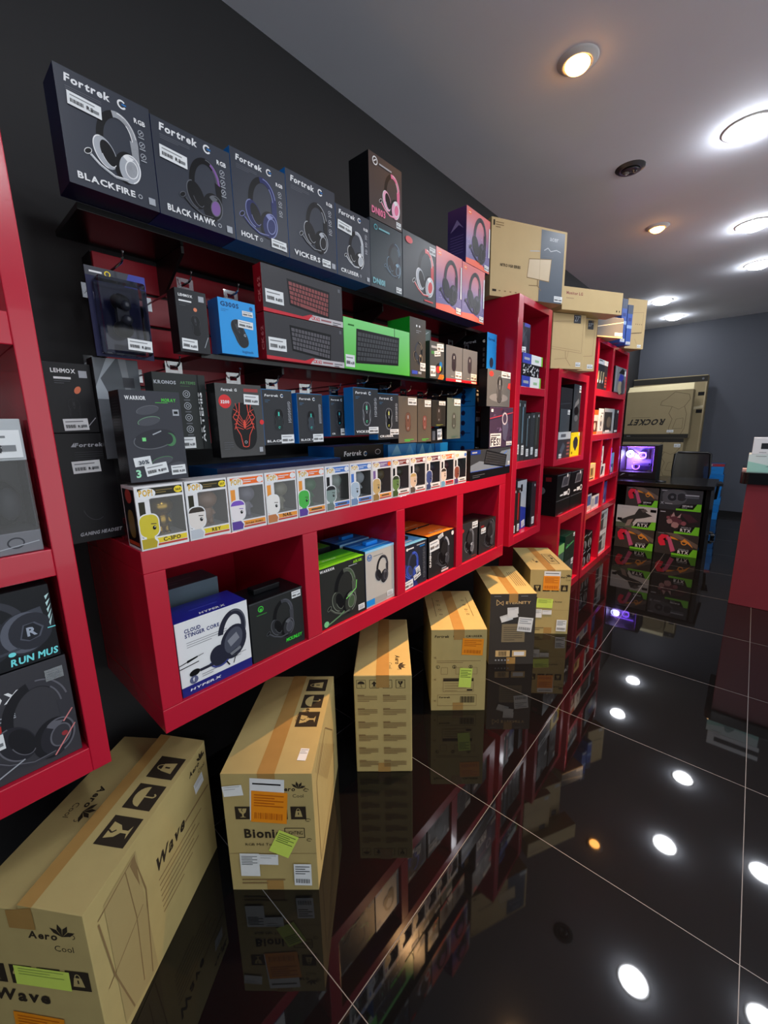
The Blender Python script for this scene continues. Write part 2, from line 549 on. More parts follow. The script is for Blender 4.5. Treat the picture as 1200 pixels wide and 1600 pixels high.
# ------------------------------------------------------------------ ceiling lamps
DIFF = mat('white_lamp_diffuser', (255, 255, 255), 0.5, noise=0, emit=WHITE_POWER, emit_rgb=(244, 248, 255))
WHM = mat('white_lamp_ring', (215, 215, 215), 0.4)
WARM = mat('warm_halogen_glass', (255, 220, 160), 0.4, noise=0, emit=26, emit_rgb=(255, 172, 84))
OFFL = mat('unlit_lamp_glint', (120, 118, 115), 0.15, noise=0)
def downlight(x, y, label, group='round white ceiling lights'):
    o = empty('ceiling_downlight', label, 'ceiling light', (x, y, CEIL_Z), group=group)
    a = MB(); a.lathe([(.098, -.004), (.112, -.007), (.12, 0)], WHM); a.build('trim_ring', o)
    d = MB(); d.lathe([(.0001, -.044), (.05, -.040), (.085, -.026), (.098, -.004)], DIFF); d.build('diffuser', o)
downlight(-.21, 3.16, 'nearest white round ceiling light, cut by the right edge of the photo')
downlight(-.2, 4.63, 'white round ceiling light second nearest in the right-hand row of three')
downlight(-.165, 5.78, 'white round ceiling light farthest in the right-hand row of three')
downlight(-1.08, 6.58, 'white round ceiling light above the far end, nearer of the left pair')
downlight(-1.085, 7.68, 'white round ceiling light nearest the dark far wall')
for x, y in ((.58, 3.53), (.58, 4.92), (.58, 2.1), (.1, .4), (1.2, .5), (.3, -1.3), (1.6, -1.2), (1.9, 2.4), (2.0, 5.6)):  # first two read off floor reflections; the others added unseen for room light
    downlight(x, y, 'white round ceiling light outside the photo, reflected in the floor or added for light', 'ceiling lights outside the frame')

def spot(x, y, tx, ty, lit, label):
    o = empty('ceiling_spotlight', label, 'spotlight', (x, y, CEIL_Z), group='small gimbal spotlights')
    a = MB(); a.lathe([(.052, -.012), (.062, -.014), (.068, -.006), (.075, -.006), (.082, 0)], mat('dull_steel_ring', (90, 90, 92), .35, metal=.6) if not lit else WHM); a.build('gimbal_ring', o)
    h = MB()
    h.lathe([(.05, 0), (.05, .012), (.03, .02)], BLKM)
    hh = h.build('lamp_housing', o, loc=(0, 0, -.015)); hh.rotation_euler = (tx, ty, 0)
    g = MB()
    if lit:
        g.lathe([(.0001, -.022), (.03, -.018), (.046, -.006), (.05, .001)], WARM)
    else:
        g.lathe([(.0001, -.004), (.05, .001)], BLKM); g.lathe([(.0001, -.016), (.014, -.012), (.02, -.002)], OFFL, (-.022, 0, 0)); g.lathe([(.0001, -.014), (.01, -.011), (.016, -.002)], METAL, (.022, 0, 0))  # two small domes put in as bright glints on the dark lamp
    gg = g.build('lamp_glass', o, loc=(0, 0, -.016)); gg.rotation_euler = (tx, ty, 0)
    if lit:
        L = bpy.data.lights.new('warm_spot_lamp', 'SPOT')
        L.energy = WARM_POWER; L.color = (1.0, 0.56, 0.24); L.spot_size = math.radians(64); L.spot_blend = 0.9; L.shadow_soft_size = 0.04
        lo = bpy.data.objects.new('warm_spot_lamp', L); COL.objects.link(lo); lo.parent = o
        lo.location = (0, 0, -.085); lo.rotation_euler = (tx, ty, 0)
spot(-.745, 2.12, -.12, .0, True, 'nearest lit warm orange spotlight on the grey ceiling')
spot(-.75, 3.13, .1, .1, False, 'unlit grey spotlight between the two warm ones')
spot(-.765, 4.15, .0, .0, True, 'farther lit warm orange spotlight on the grey ceiling')

# ------------------------------------------------------------------ red cabinets
XF = -1.10
def cabinet(name, label, boards, back, xb=-1.585):
    """boards: (part name, y0, y1, z0, z1)"""
    y_, z_ = back[0], back[2]
    o = empty(name, label, 'cabinet', (XF, y_, z_))
    for n, a, b, c, d in boards:
        mb = MB(); mb.box((xb - XF, a - y_, c - z_), (0, b - y_, d - z_), RED); mb.build(n, o, 0.002)
    mb = MB(); mb.box((xb - XF - .012, back[0] - y_, back[2] - z_), (xb - XF, back[1] - y_, back[3] - z_), RED)
    mb.build('back_panel', o)
    return o
S, TP, BT, SH, DV = 'side_panel', 'top_panel', 'bottom_panel', 'shelf_board', 'divider'
cabinet('wall_cabinet', 'long low red cabinet with four open cells under the toy boxes',
        [(BT, .333, 2.357, .665, .735), (TP, .333, 2.357, 1.12, 1.179), (S, .333, .386, .735, 1.12), (S, 2.28, 2.357, .735, 1.12),
         (DV, .825, .888, .735, 1.12), (DV, 1.319, 1.376, .735, 1.12), (DV, 1.803, 1.865, .735, 1.12)], (.333, 2.357, .665, 1.179))
cabinet('tower_cabinet', 'red open cabinet cut off by the left edge of the photo',
        [(S, .166, .205, .67, 2.18), (S, -.34, -.30, .67, 2.18), (BT, -.30, .166, .67, .735), (SH, -.30, .166, 1.167, 1.227),
         (SH, -.30, .166, 1.639, 1.70), (TP, -.30, .166, 2.13, 2.18)], (-.34, .205, .67, 2.18))
cabinet('tower_cabinet', 'tall narrow red cabinet with three open cells right of the shelves',
        [(S, 2.44, 2.505, .697, 2.202), (S, 2.905, 2.958, .697, 2.202), (BT, 2.505, 2.905, .697, .752), (SH, 2.505, 2.905, 1.191, 1.236),
         (SH, 2.505, 2.905, 1.648, 1.697), (TP, 2.505, 2.905, 2.161, 2.202)], (2.44, 2.958, .697, 2.202))
cabinet('wall_cabinet', 'single-cell red cabinet hung under the 27 inch monitor cartons',
        [(S, 3.15, 3.21, 1.155, 1.855), (S, 3.81, 3.875, 1.155, 1.855), (BT, 3.21, 3.81, 1.155, 1.2), (TP, 3.21, 3.81, 1.797, 1.855)], (3.15, 3.875, 1.155, 1.855))
cabinet('base_cabinet', 'low red cabinet on the floor holding green boxes',
        [(S, 3.35, 3.40, 0, .738), (S, 3.96, 4.02, 0, .738), (BT, 3.40, 3.96, 0, .07), (TP, 3.40, 3.96, .67, .738)], (3.35, 4.02, 0, .738))
cabinet('tower_cabinet', 'large floor standing red cabinet of ten cells beside the desk',
        [(S, 4.06, 4.11, 0, 2.187), (S, 5.165, 5.22, 0, 2.187), (BT, 4.11, 5.165, 0, .07), (SH, 4.11, 5.165, .57, .63), (SH, 4.11, 5.165, .885, .935),
         (SH, 4.11, 5.165, 1.305, 1.36), (SH, 4.11, 5.165, 1.705, 1.765), (TP, 4.11, 5.165, 2.155, 2.187), (DV, 4.57, 4.63, 1.765, 2.155),
         (DV, 4.43, 4.47, .935, 1.305), (DV, 4.81, 4.85, .935, 1.305), (DV, 4.62, 4.66, .63, .885), (DV, 4.62, 4.66, .07, .57)], (4.06, 5.22, 0, 2.187))

# red slatted display panel and black shelves
PANEL = mat('dark_red_slat', (150, 12, 34), 0.35, noise=0.05, nscale=6)
o = empty('slatwall_panel', 'dark red slatted display panel behind the mice and keyboards', 'display panel', (-1.5, .44, 1.42))
mb = MB(); mb.box((-.098, 0, 0), (-.015, 1.985, .57), BLKM); mb.build('backing_board', o)
for k in range(6):
    mb = MB(); mb.box((-.015, 0, k * .095 + .003), (0, 1.985, k * .095 + .090), PANEL); mb.build('slat', o, .002)
SHELFM = mat('black_shelf_board', (13, 13, 14), 0.25)
def shelf(label, y0, y1, x1, z, brackets):
    o = empty('display_shelf', label, 'shelf', (-1.5, y0, z))
    mb = MB(); mb.box((0, 0, -.015), (x1 + 1.5, y1 - y0, 0), SHELFM); mb.build('shelf_board', o, .001)
    for y in brackets:
        mb = MB(); L = x1 + 1.5 - .03
        for s in (-.004, .004):
            mb.face([(0.001, y - y0 + s, -.016), (L, y - y0 + s, -.016), (L, y - y0 + s, -.035), (.03, y - y0 + s, -.12), (.001, y - y0 + s, -.12)], BLKM)
        for a, b in (((.001, -.016), (L, -.016)), ((L, -.016), (L, -.035)), ((L, -.035), (.03, -.12)), ((.03, -.12), (.001, -.12)), ((.001, -.12), (.001, -.016))):
            mb.face([(a[0], y - y0 - .004, a[1]), (b[0], y - y0 - .004, b[1]), (b[0], y - y0 + .004, b[1]), (a[0], y - y0 + .004, a[1])], BLKM)
        mb.build('shelf_bracket', o)
shelf('black top shelf carrying the row of headset boxes', .36, 2.41, -1.285, 2.012, (.62, 1.5, 2.22))
shelf('black middle shelf carrying the keyboard boxes', .60, 2.388, -1.225, 1.69, (.90, 1.55, 2.10))

HOOKS = ['dark blue gamepad blister package', 'slim black mouse box with an orange logo', 'bright blue mouse box', 'leftmost blue edged mouse box of five', 'second blue edged mouse box of five',
         'smaller third blue edged mouse box', 'highest blue edged mouse box', 'rightmost blue edged mouse box of five', 'left one of two warm tinted grey mouse boxes', 'right one of two warm tinted grey mouse boxes',
         'short black mouse box', 'green grey mouse box', 'grey box with a geometric pattern', 'black mouse box with vertical lettering', 'grey mouse box with red web lines']
def hook(y, z, xend):
    mb = MB()
    mb.tube([(-1.497, y, z), (xend - .012, y, z), (xend, y, z + .006), (xend + .006, y, z + .022)], .0028, METAL, 8)
    mb.box((-1.4995, y - .012, z - .02), (-1.4965, y + .012, z + .02), METAL)
    return tag(mb.build('display_hook'), 'chrome wire hook holding the ' + HOOKS.pop(0), 'hook', 'wire hooks on the slat panel')

# ------------------------------------------------------------------ desk, chair, counter at the far end
DESKM = mat('black_desk_laminate', (17, 18, 20), 0.18, noise=0.1)
o = empty('desk', 'black desk behind the stacked graphics card boxes', 'desk', (-1.25, 5.46, 0))
mb = MB(); mb.box((.0, 0, .752), (1.0, .75, .795), DESKM); mb.build('desk_top', o, .003)
mb = MB(); mb.box((.94, .03, 0), (.98, .72, .752), DESKM); mb.build('side_panel', o, .002)
mb = MB(); mb.box((.0, .03, 0), (.04, .72, .752), DESKM); mb.build('side_panel', o, .002)
mb = MB(); mb.box((.04, .42, .02), (.94, .44, .752), DESKM); mb.build('modesty_panel', o, .001)

MESHM = clear_plastic('black_chair_mesh', (92, 94, 98), 0.06, 0.4)
o = empty('office_chair', 'black mesh office chair behind the desk', 'chair', (-.55, 6.55, 0), 0.12)
mb = MB()
for k in range(5):
    a = 2 * math.pi * k / 5
    mb.tube([(0, 0, .09), (.15 * math.cos(a), .15 * math.sin(a), .085), (.30 * math.cos(a), .30 * math.sin(a), .06)], .02, BLKM)
mb.build('star_base', o)
for k in range(5):
    a = 2 * math.pi * k / 5
    mb = MB(); mb.cyl((.30 * math.cos(a) - .02, .30 * math.sin(a), .03), .03, .04, BLKM, axis=0, n=16); mb.build('caster', o)
mb = MB(); mb.cyl((0, 0, .08), .025, .34, METAL); mb.build('gas_column', o)
mb = MB(); mb.box((-.24, -.24, .42), (.24, .22, .49), mat('black_seat_fabric', (24, 24, 26), .9)); mb.build('seat', o, .03)
bk = MB()
bk.tube([(-.18, .24, .55), (-.2, .27, .8), (-.19, .28, 1.04), (-.16, .285, 1.06), (.16, .285, 1.06), (.19, .28, 1.04), (.2, .27, .8), (.18, .24, .55), (-.18, .24, .55)], .014, BLKM)
bk.tube([(0, .05, .44), (0, .26, .45), (0, .27, .6)], .02, BLKM)
b_ = bk.build('backrest_frame', o)
mb = MB(); V = []
for j in range(7):
    z = .55 + .5 * j / 6
    for i in range(9):
        x = -.19 + .38 * i / 8
        V.append((x, .25 + .03 * j / 6 + .03 * (1 - (x / .19) ** 2), z))
mb.mesh(V, [(j * 9 + i, j * 9 + i + 1, (j + 1) * 9 + i + 1, (j + 1) * 9 + i) for j in range(6) for i in range(8)], MESHM, True)
mb.build('mesh_back', o)
for s in (-1, 1):
    mb = MB(); mb.tube([(s * .2, .05, .45), (s * .28, .05, .5), (s * .29, .03, .68)], .016, BLKM); mb.box((s * .29 - .035, -.12, .68), (s * .29 + .035, .14, .71), BLKM)
    mb.build('armrest', o)

CTRM = mat('dark_red_counter_laminate', (126, 46, 54), 0.3, noise=0.1, nscale=5)
o = empty('service_counter', 'dark red counter with a black top at the right edge', 'counter', (0, 4.23, 0))
mb = MB(); mb.box((0, 0, 0), (1.6, .6, .985), CTRM); mb.build('counter_body', o, .004)
mb = MB()
pr = [(-.045 + .05 * (1 - math.cos(t)), -.03 + .0 + .05 * (1 - math.sin(t))) for t in [math.pi / 2 * k / 6 for k in range(7)]]
pts = pr + [(1.65, -.03), (1.65, .65), (.005, .65), (-.045, .6)]
pts = [(-.045, .02)] + [(-.045 + .05 * (1 - math.cos(t)), .02 - .05 * math.sin(t)) for t in [math.pi / 2 * k / 6 for k in range(1, 7)]] + [(1.65, -.03), (1.65, .65), (-.045, .65)]
n = len(pts)
mb.mesh([(x, y, .985) for x, y in pts] + [(x, y, 1.075) for x, y in pts], [tuple(range(n))[::-1], tuple(range(n, 2 * n))] + [(i, (i + 1) % n, n + (i + 1) % n, n + i) for i in range(n)], DESKM)
mb.build('counter_top', o, .003)

def wb(name, label, cat, X, y0, y1, z0, z1, depth, front, **kw):
    return fbox(name, label, cat, (X, y0, z0), y1 - y0, depth, z1 - z0, front, **kw)

def tabbed(o, W, D, H, hy=None, X=None, y0=None, z1=None, tw=.045):
    """clear hang tab on top of a hanging box, and the wire hook it hangs from"""
    mb = MB()
    y = D * .5
    mb.box((W / 2 - tw / 2, y - .0006, H), (W / 2 - .011, y + .0006, H + .034), TABC)
    mb.box((W / 2 + .011, y - .0006, H), (W / 2 + tw / 2, y + .0006, H + .034), TABC)
    mb.box((W / 2 - .011, y - .0006, H), (W / 2 + .011, y + .0006, H + .012), TABC)
    mb.box((W / 2 - .011, y - .0006, H + .024), (W / 2 + .011, y + .0006, H + .034), TABC)
    mb.build('hang_tab', o)
    if X is not None:
        hook(y0 + W / 2, z1 + .0205, X + .012)

# ---------------------------------------------------------------- headset boxes on the top shelf
G_TOP = 'headset boxes on the top shelf'
TX = -1.20
DK = ink(14, 15, 18)
def headset_box(y0, y1, z0, z1, label, brand, model, front, side, bandc, cupc, hi, acc=None, stickers=(), cx=.56, cy=.5, s=.62, mdir=-1, X=TX, depth=.085, mic=True, gx=True, modelm=WHT, art=True):
    mb, F, done = wb('headset_box', label, 'headset box', X, y0, y1, z0, z1, depth, front, side=side, group=G_TOP)
    f = F['front']
    if brand:
        f.text(brand, .09, .885, WHT, w=.46, h=.078, shear=.12)
        if gx: logo_g(f, .68, .915, .05, WHT, BLU)
        f.lines(.09, .84, .36, 3, .018, MID, .006)
    if art: art_headset(f, cx, cy, s, band=bandc, cup=cupc, pad=DK, hi=hi, acc=acc, mic=mic)
    if model:
        f.text(model, .09, .065, modelm, w=min(.62, .075 * len(model)), h=.068)
        f.ring(.13 + min(.62, .075 * len(model)) + .02, .09, .026, .026, .01, LGT)
    if brand:
        f.text('RGB', .80, .80, WHT, w=.13, h=.05)
        icons(f, .865, .72, .50, 3, .034, LGT)
        f.rect(.87, .045, .95, .045 + .08 * f.w / f.h, LGT)
    o = done()
    for st in stickers: f.sticker(o, *st)
    return o, F

headset_box(.330, .518, 2.013, 2.236, 'leftmost headset box on the top shelf, with a silver foil headset picture', 'Fortrek', 'BLACKFIRE', BLK, NAVY, SILV, LGT, WHT, SILV, [(.09, .69, .34, .115, -3)], cx=.56, cy=.50, s=.58)
headset_box(.520, .727, 2.013, 2.229, 'black headset box second from the left on the top shelf', 'Fortrek', 'BLACK HAWK', BLK, DBLU, BLK2, BLK2, MID, ink(120, 80, 150), [(.06, .60, .33, .13, -3)], cx=.60, cy=.46, s=.54)
headset_box(.729, .915, 2.013, 2.250, 'black box with a navy headset, third from the left on the top shelf', 'Fortrek', 'HOLT', BLK, BLU, ink(36, 44, 92), ink(30, 38, 88), ink(120, 128, 180), None, [(.64, .05, .30, .105)], cx=.5, cy=.48, s=.66)
headset_box(.917, 1.124, 2.013, 2.270, 'tall black box with a thin framed headset, fourth from the left on top', 'Fortrek', 'VICKERS', BLK, BLU, ink(26, 27, 30), BLK2, LGT, None, [(.66, .035, .18, .09)], cx=.56, cy=.48, s=.56)
headset_box(1.126, 1.300, 2.013, 2.242, 'smaller black box with a silver headset, left of the pink headset pair', 'Fortrek', 'CRUISER', BLK, BLU, LGT, BLK2, WHT, None, [(.03, .66, .40, .13, -4)], cx=.55, cy=.46, s=.55)
o, F = headset_box(1.302, 1.499, 2.013, 2.256, 'dark teal headset box under the box with the pink headset', None, None, ink(44, 54, 60), BLK, ink(20, 34, 50), BLK2, ink(110, 150, 175), None, [(.78, .03, .18, .09)], cx=.72, cy=.52, s=.5)
f = F['front']; me_ = MB(); g = Face(me_, f.o, f.u, f.v, f.n, f.w, f.h); g.k = 40
g.ring(.16, .89, .05, .05, .014, ink(70, 170, 180)); g.rect(.25, .875, .58, .90, ink(110, 170, 180)); g.text('DN101', .05, .06, ink(110, 180, 190), w=.36, h=.10)
me_.build('printed_title', o)
o, F = headset_box(1.303, 1.500, 2.2575, 2.479, 'warm tinted grey box with a pink headset, stacked on the teal box', None, None, ink(72, 62, 60), BLK2, PINK, ink(235, 170, 200), WHT, PINK, [(.80, .03, .15, .10)], cx=.66, cy=.5, s=.6, depth=.105)  # brown tint of the warm lamp is put into this front colour
f = F['front']; me_ = MB(); g = Face(me_, f.o, f.u, f.v, f.n, f.w, f.h); g.k = 40
g.ring(.17, .885, .075, .075, .02, WHT); g.line([(.13, .87), (.2, .91)], .02, WHT); g.rect(.29, .86, .66, .885, LGT); g.text('DN103', .05, .08, ink(235, 120, 160), w=.40, h=.115)
me_.build('printed_title', o)
o, F = headset_box(1.502, 1.746, 2.013, 2.276, 'charcoal headset box with a red and white headset on the top shelf', None, None, ink(58, 62, 66), BLK, REDP, LGT, WHT, None, [(.78, .82, .2, .12)], cx=.66, cy=.5, s=.62)
f = F['front']; me_ = MB(); g = Face(me_, f.o, f.u, f.v, f.n, f.w, f.h); g.k = 40
g.ell(.17, .88, .10, .055, REDP); g.rect(.62, .05, .9, .075, REDP)
me_.build('printed_title', o)
SUNSET = banded('pink_to_violet_print', [(0, (225, 70, 50)), (.12, (78, 70, 135)), (.42, (112, 92, 150)), (.75, (190, 98, 115)), (1, (214, 92, 88))], hi=.26)
VIOLET = banded('violet_print', [(0, (66, 58, 116)), (.6, (60, 44, 96)), (1, (96, 60, 110))], hi=.26)
def jbl(y0, y1, z0, z1, label, depth=.11):
    mb, F, done = wb('headset_box', label, 'headset box', TX, y0, y1, z0, z1, depth, SUNSET, side=VIOLET, group=G_TOP)
    f = F['front']
    f.rect(.07, .88, .19, .95, ORG); f.rect(.09, .91, .17, .92, WHT)
    f.poly([(0, 0), (1, 0), (1, .03), (.5, .13), (0, .09)], ink(240, 90, 50))
    for k in range(14): f.rect(.08 + .83 * random.random(), .15 + .5 * random.random(), .1 + .8 * random.random() * .02 + .83 * random.random() * 0 + .0, .16, ink(190, 160, 210)) if False else f.ell(.06 + .88 * random.random(), .16 + .4 * random.random(), .007, .007, ink(205, 180, 225))
    art_headset(f, .53, .52, .66, band=BLK2, cup=BLK2, pad=ink(30, 28, 36), hi=ink(70, 66, 84), mic=True)
    f.rect(.93, .3, .98, .85, WHT)
    l = F['left']
    l.poly([(.15, .6), (.5, .8), (.85, .62), (.6, .7)], ink(150, 130, 180)); l.lines(.15, .5, .7, 8, .05, ink(130, 112, 168), .02)
    o = done(); f.sticker(o, .76, .03, .2, .10)
    return o
jbl(1.749, 1.977, 2.013, 2.280, 'pink and violet headset box left of the stacked pair like it')
jbl(1.980, 2.213, 2.013, 2.276, 'pink and violet headset box underneath another one')
jbl(2.012, 2.258, 2.2775, 2.535, 'pink and violet headset box on top of another at the shelf end')

# ---------------------------------------------------------------- middle shelf
MX = -1.20
# gamepad in a blister
y0, y1, z0, z1 = .346, .480, 1.657, 1.864
o = empty('gamepad_package', 'dark blue blister package with a black gamepad, hanging leftmost under the top shelf', 'gamepad package', (MX, y0, z0), math.pi / 2)
W, D, H = y1 - y0, .055, z1 - z0
mb = MB(); mb.box((0, D - .004, 0), (W, D, H), NAVY, front=ink(30, 32, 66)); f = Face(mb, (0, D - .004, 0), (1, 0, 0), (0, 0, 1), (0, -1, 0), W, H)
f.rect(0, .9, 1, 1, ink(70, 72, 80)); f.poly([(.62, .84), (1, .84), (1, 1), (.72, 1)], ink(50, 60, 150)); f.rect(.07, .935, .27, .955, WHT); f.ring(.36, .945, .05, .05, .016, YEL)
f.text('FOR', .95, .14, WHT, w=.2, h=.05, rot=90); f.rect(.91, .34, .95, .6, LGT); f.ell(.93, .72, .035, .05, WHT)
mb.build('backing_card', o)
mb = MB()
mb.ball((W * .45, D * .45, H * .32), (W * .17, .018, H * .1), BLK2); mb.ball((W * .45, D * .45, H * .62), (W * .17, .018, H * .1), BLK2)
mb.box((W * .36, D * .3, H * .25), (W * .56, D * .62, H * .7), BLKM); mb.ball((W * .5, D * .2, H * .42), .012, GRY); mb.ball((W * .5, D * .2, H * .58), .012, GRY)
mb.build('gamepad', o)
mb = MB(); mb.box((.01, .0, .004), (W * .86, D - .005, H * .86), clear_plastic('thin_blister_plastic', (215, 218, 230), 0.045)); mb.build('blister', o, .006)
g = Face(MB(), (0, 0, 0), (1, 0, 0), (0, 0, 1), (0, -1, 0), W, H); g.k = 10
g.sticker(o, .42, .07, .42, .13, -2)
hook(.413, 1.872, MX + .01)

mb, F, done = wb('mouse_box', 'slim black mouse box with an orange logo, between the blister package and the blue box', 'mouse box', MX, .532, .617, 1.682, 1.844, .05, ink(44, 46, 50), side=BLK2)
f = F['front']; f.text('LEHMOX', .1, .88, WHT, w=.45, h=.075); f.rect(.1, .80, .5, .825, WHT); f.lines(.1, .77, .34, 2, .03, MID)
f.rect(.74, .84, .92, .93, LGT); art_mouse(f, .58, .44, .62, body=ink(26, 27, 30), hi=GRY, rot=4); f.ell(.6, .70, .06, .06, ink(225, 130, 90)); f.line([(.8, .1), (.95, .28)], .02, LGT)
o = done(); f.sticker(o, .06, .05, .5, .17, -2); tabbed(o, .085, .05, .162, X=MX, y0=.532, z1=1.844)
mb, F, done = wb('mouse_box', 'bright blue mouse box with a black mouse, left of the keyboard boxes', 'mouse box', MX, .652, .772, 1.691, 1.844, .06, ink(25, 150, 225), side=ink(12, 95, 165))
f = F['front']; f.text('G300S', .06, .86, ink(14, 60, 110), w=.48, h=.10); f.ell(.88, .9, .05, .05, ink(14, 80, 140)); f.lines(.06, .8, .2, 2, .03, ink(10, 80, 140))
art_mouse(f, .52, .40, .66, body=ink(40, 42, 46), hi=ink(70, 74, 80), rot=24); f.text('G', .62, .36, LGT, w=.06); f.text('logitech', .55, .05, ink(12, 70, 130), w=.3, bold=False)
o = done(); f.sticker(o, .48, .52, .42, .14, -2); f.sticker(o, .62, .74, .3, .1); tabbed(o, .12, .06, .153, X=MX, y0=.652, z1=1.844)

def redragon_kb(z0, z1, key, label):
    mb, F, done = wb('keyboard_box', label, 'keyboard box', MX, .803, 1.142, z0, z1, .045, ink(58, 58, 62), side=ink(150, 20, 34))
    f = F['front']
    art_keyboard(f, [(.30, .25), (.80, .13), (.82, .78), (.28, .82)], 5, 13, BLK2, key)
    f.poly([(0, 0), (1, 0), (1, .14), (.55, .14), (.45, .06), (0, .08)], ink(196, 24, 44)); f.poly([(.52, 0), (1, 0), (1, .14), (.58, .14)], ink(190, 186, 190))
    f.text('CK62', .56, .035, REDP, w=.11, h=.032); f.rect(.69, .05, .83, .09, ink(150, 90, 96)); f.lines(.85, .06, .12, 2, .05, GRY)
    f.rect(.94, .84, .97, .92, MID)
    l = F['left']; l.text('CK62', .8, .2, ink(220, 120, 120), w=1.6, h=.3, rot=90)
    o = done(); f.sticker(o, .03, .20, .2, .28)
redragon_kb(1.691, 1.832, ink(88, 86, 92), 'lower red edged keyboard box on the middle shelf')
redragon_kb(1.834, 1.973, ink(128, 58, 58), 'upper red edged keyboard box stacked on its twin')
GREENB = banded('green_print', [(0, (85, 190, 60)), (1, (120, 215, 120))], axis=2, hi=.18)
mb, F, done = wb('keyboard_box', 'green keyboard box on the middle shelf', 'keyboard box', MX, 1.144, 1.545, 1.691, 1.876, .05, GREENB, side=ink(30, 120, 40))
f = F['front']; art_keyboard(f, [(.15, .13), (.80, .20), (.82, .82), (.17, .82)], 6, 15, BLK2, ink(66, 68, 72)); f.line([(.74, .82), (.74, 1)], .008, BLK2); f.rect(.06, .85, .14, .88, ink(30, 110, 30))
o = done(); f.sticker(o, .015, .04, .12, .24)
mb, F, done = wb('headset_box', 'tall dark box with green left side beside the green keyboard box', 'headset box', MX, 1.548, 1.668, 1.691, 1.945, .13, ink(72, 68, 62), side=ink(22, 150, 40))
f = F['front']; f.ell(.42, .87, .04, .04, WHT); f.ell(.60, .87, .04, .04, WHT); f.lines(.38, .79, .32, 2, .03, LGT, .012)
art_headset(f, .5, .42, .62, band=BLK2, cup=BLK2, pad=BLK, hi=ink(170, 150, 120), mic=False); f.rect(.1, .05, .45, .11, ink(60, 80, 190)); f.rect(.5, .06, .7, .1, LGT)
o = done(); f.sticker(o, .62, .12, .34, .14)
mb, F, done = wb('mouse_package', 'grey package with a colourful round badge right of the tall green sided box', 'mouse package', -1.185, 1.68, 1.80, 1.691, 1.86, .06, ink(70, 74, 74), side=ink(52, 60, 56))
f = F['front']; f.rect(.1, .82, .5, .88, LGT); f.rect(.1, .66, .3, .74, ink(60, 130, 60)); f.ell(.66, .3, .24, .2, BLK2); f.ell(.58, .26, .16, .14, ink(170, 40, 36)); f.ell(.76, .4, .10, .12, BLU); f.ell(.72, .3, .06, .1, YEL); f.ell(.9, .08, .08, .08, YEL); f.poly([(.55, 0), (.9, 0), (1, .12), (.7, .14)], ORG)
o = done(); f.sticker(o, .5, .75, .46, .2, 4); f.sticker(o, .32, .6, .42, .14, 8); f.sticker(o, .04, .06, .36, .28, 2)
mb, F, done = wb('mouse_package', 'clear topped dark package standing behind the package with a colourful badge', 'mouse package', -1.27, 1.70, 1.81, 1.691, 1.935, .06, ink(50, 58, 54), side=BLK2)
f = F['front']; f.poly([(.1, .7), (.9, .75), (.9, .98), (.2, .96)], ink(80, 96, 90)); f.line([(.1, .8), (.8, .95)], .03, LGT); o = done()
def grey_mouse(y0, y1, label, c):
    mb, F, done = wb('mouse_box', label, 'mouse box', -1.195, y0, y1, 1.691, 1.862, .05, ink(98, 102, 108), side=ink(70, 74, 78))
    f = F['front']; art_mouse(f, .47, .55, .55, body=c, hi=ink(60, 62, 66), wheel=LGT); f.rect(0, 0, 1, .075, ink(205, 30, 44)); f.rect(.6, .01, .95, .06, WHT); f.lines(.3, .14, .25, 1, .02, WHT)
    o = done(); f.sticker(o, .56, .1, .4, .2); tabbed(o, y1 - y0, .05, .171)
grey_mouse(1.833, 1.988, 'light grey box with a black and red mouse, left of its look-alike', ink(40, 32, 40))
grey_mouse(1.992, 2.145, 'light grey box with a plain dark mouse, right of its look-alike', ink(52, 46, 54))

# column of deep boxes against the tall cabinet
def deep_box(y0, y1, z0, z1, front, side, label, txt=True):
    mb, F, done = wb('headset_box', label, 'headset box', -1.205, y0, y1, z0, z1, .275, front, side=side, group=None)
    f = F['front']
    l = F['left']
    if side is BLK2:
        l.text('Fortrek', .45, .84, LGT, w=.3, h=.05, shear=.12); l.text('G', .9, .82, WHT, w=.05); icons(l, .93, .7, .4, 4, .022, MID); l.rect(.86, .16, .97, .23, LGT); l.rect(.88, .06, .95, .09, WHT)
        f.text('Fortrek', .12, .86, ink(14, 60, 110), w=.7); f.ell(.5, .45, .2, .25, ink(40, 50, 70)); f.ell(.5, .28, .15, .12, ORG)
    else:
        for k in range(3): l.ell(.72, .82 - .28 * k, .05, .05, NAVY)
        l.lines(.5, .25, .4, 2, .08, NAVY, .012)
        f.text('Fortrek', .06, .82, WHT, w=.18, shear=.12); f.rect(.05, .58, .25, .7, LGT); f.rect(.1, .12, .22, .45, MID)
    done()
BLUB = ink(18, 112, 190)
deep_box(2.152, 2.385, 1.181, 1.372, BLK2, BLUB, 'blue sided headset box at the bottom of the column by the tall cabinet')
deep_box(2.152, 2.385, 1.374, 1.575, BLK2, BLUB, 'blue sided headset box behind the box with the armoured figure art')
deep_box(2.152, 2.385, 1.577, 1.673, BLK2, BLUB, 'blue sided headset box just under the middle shelf end')
deep_box(2.270, 2.385, 1.693, 1.985, ink(20, 140, 220), BLK2, 'deep black sided box with a bright blue front at the shelf end')

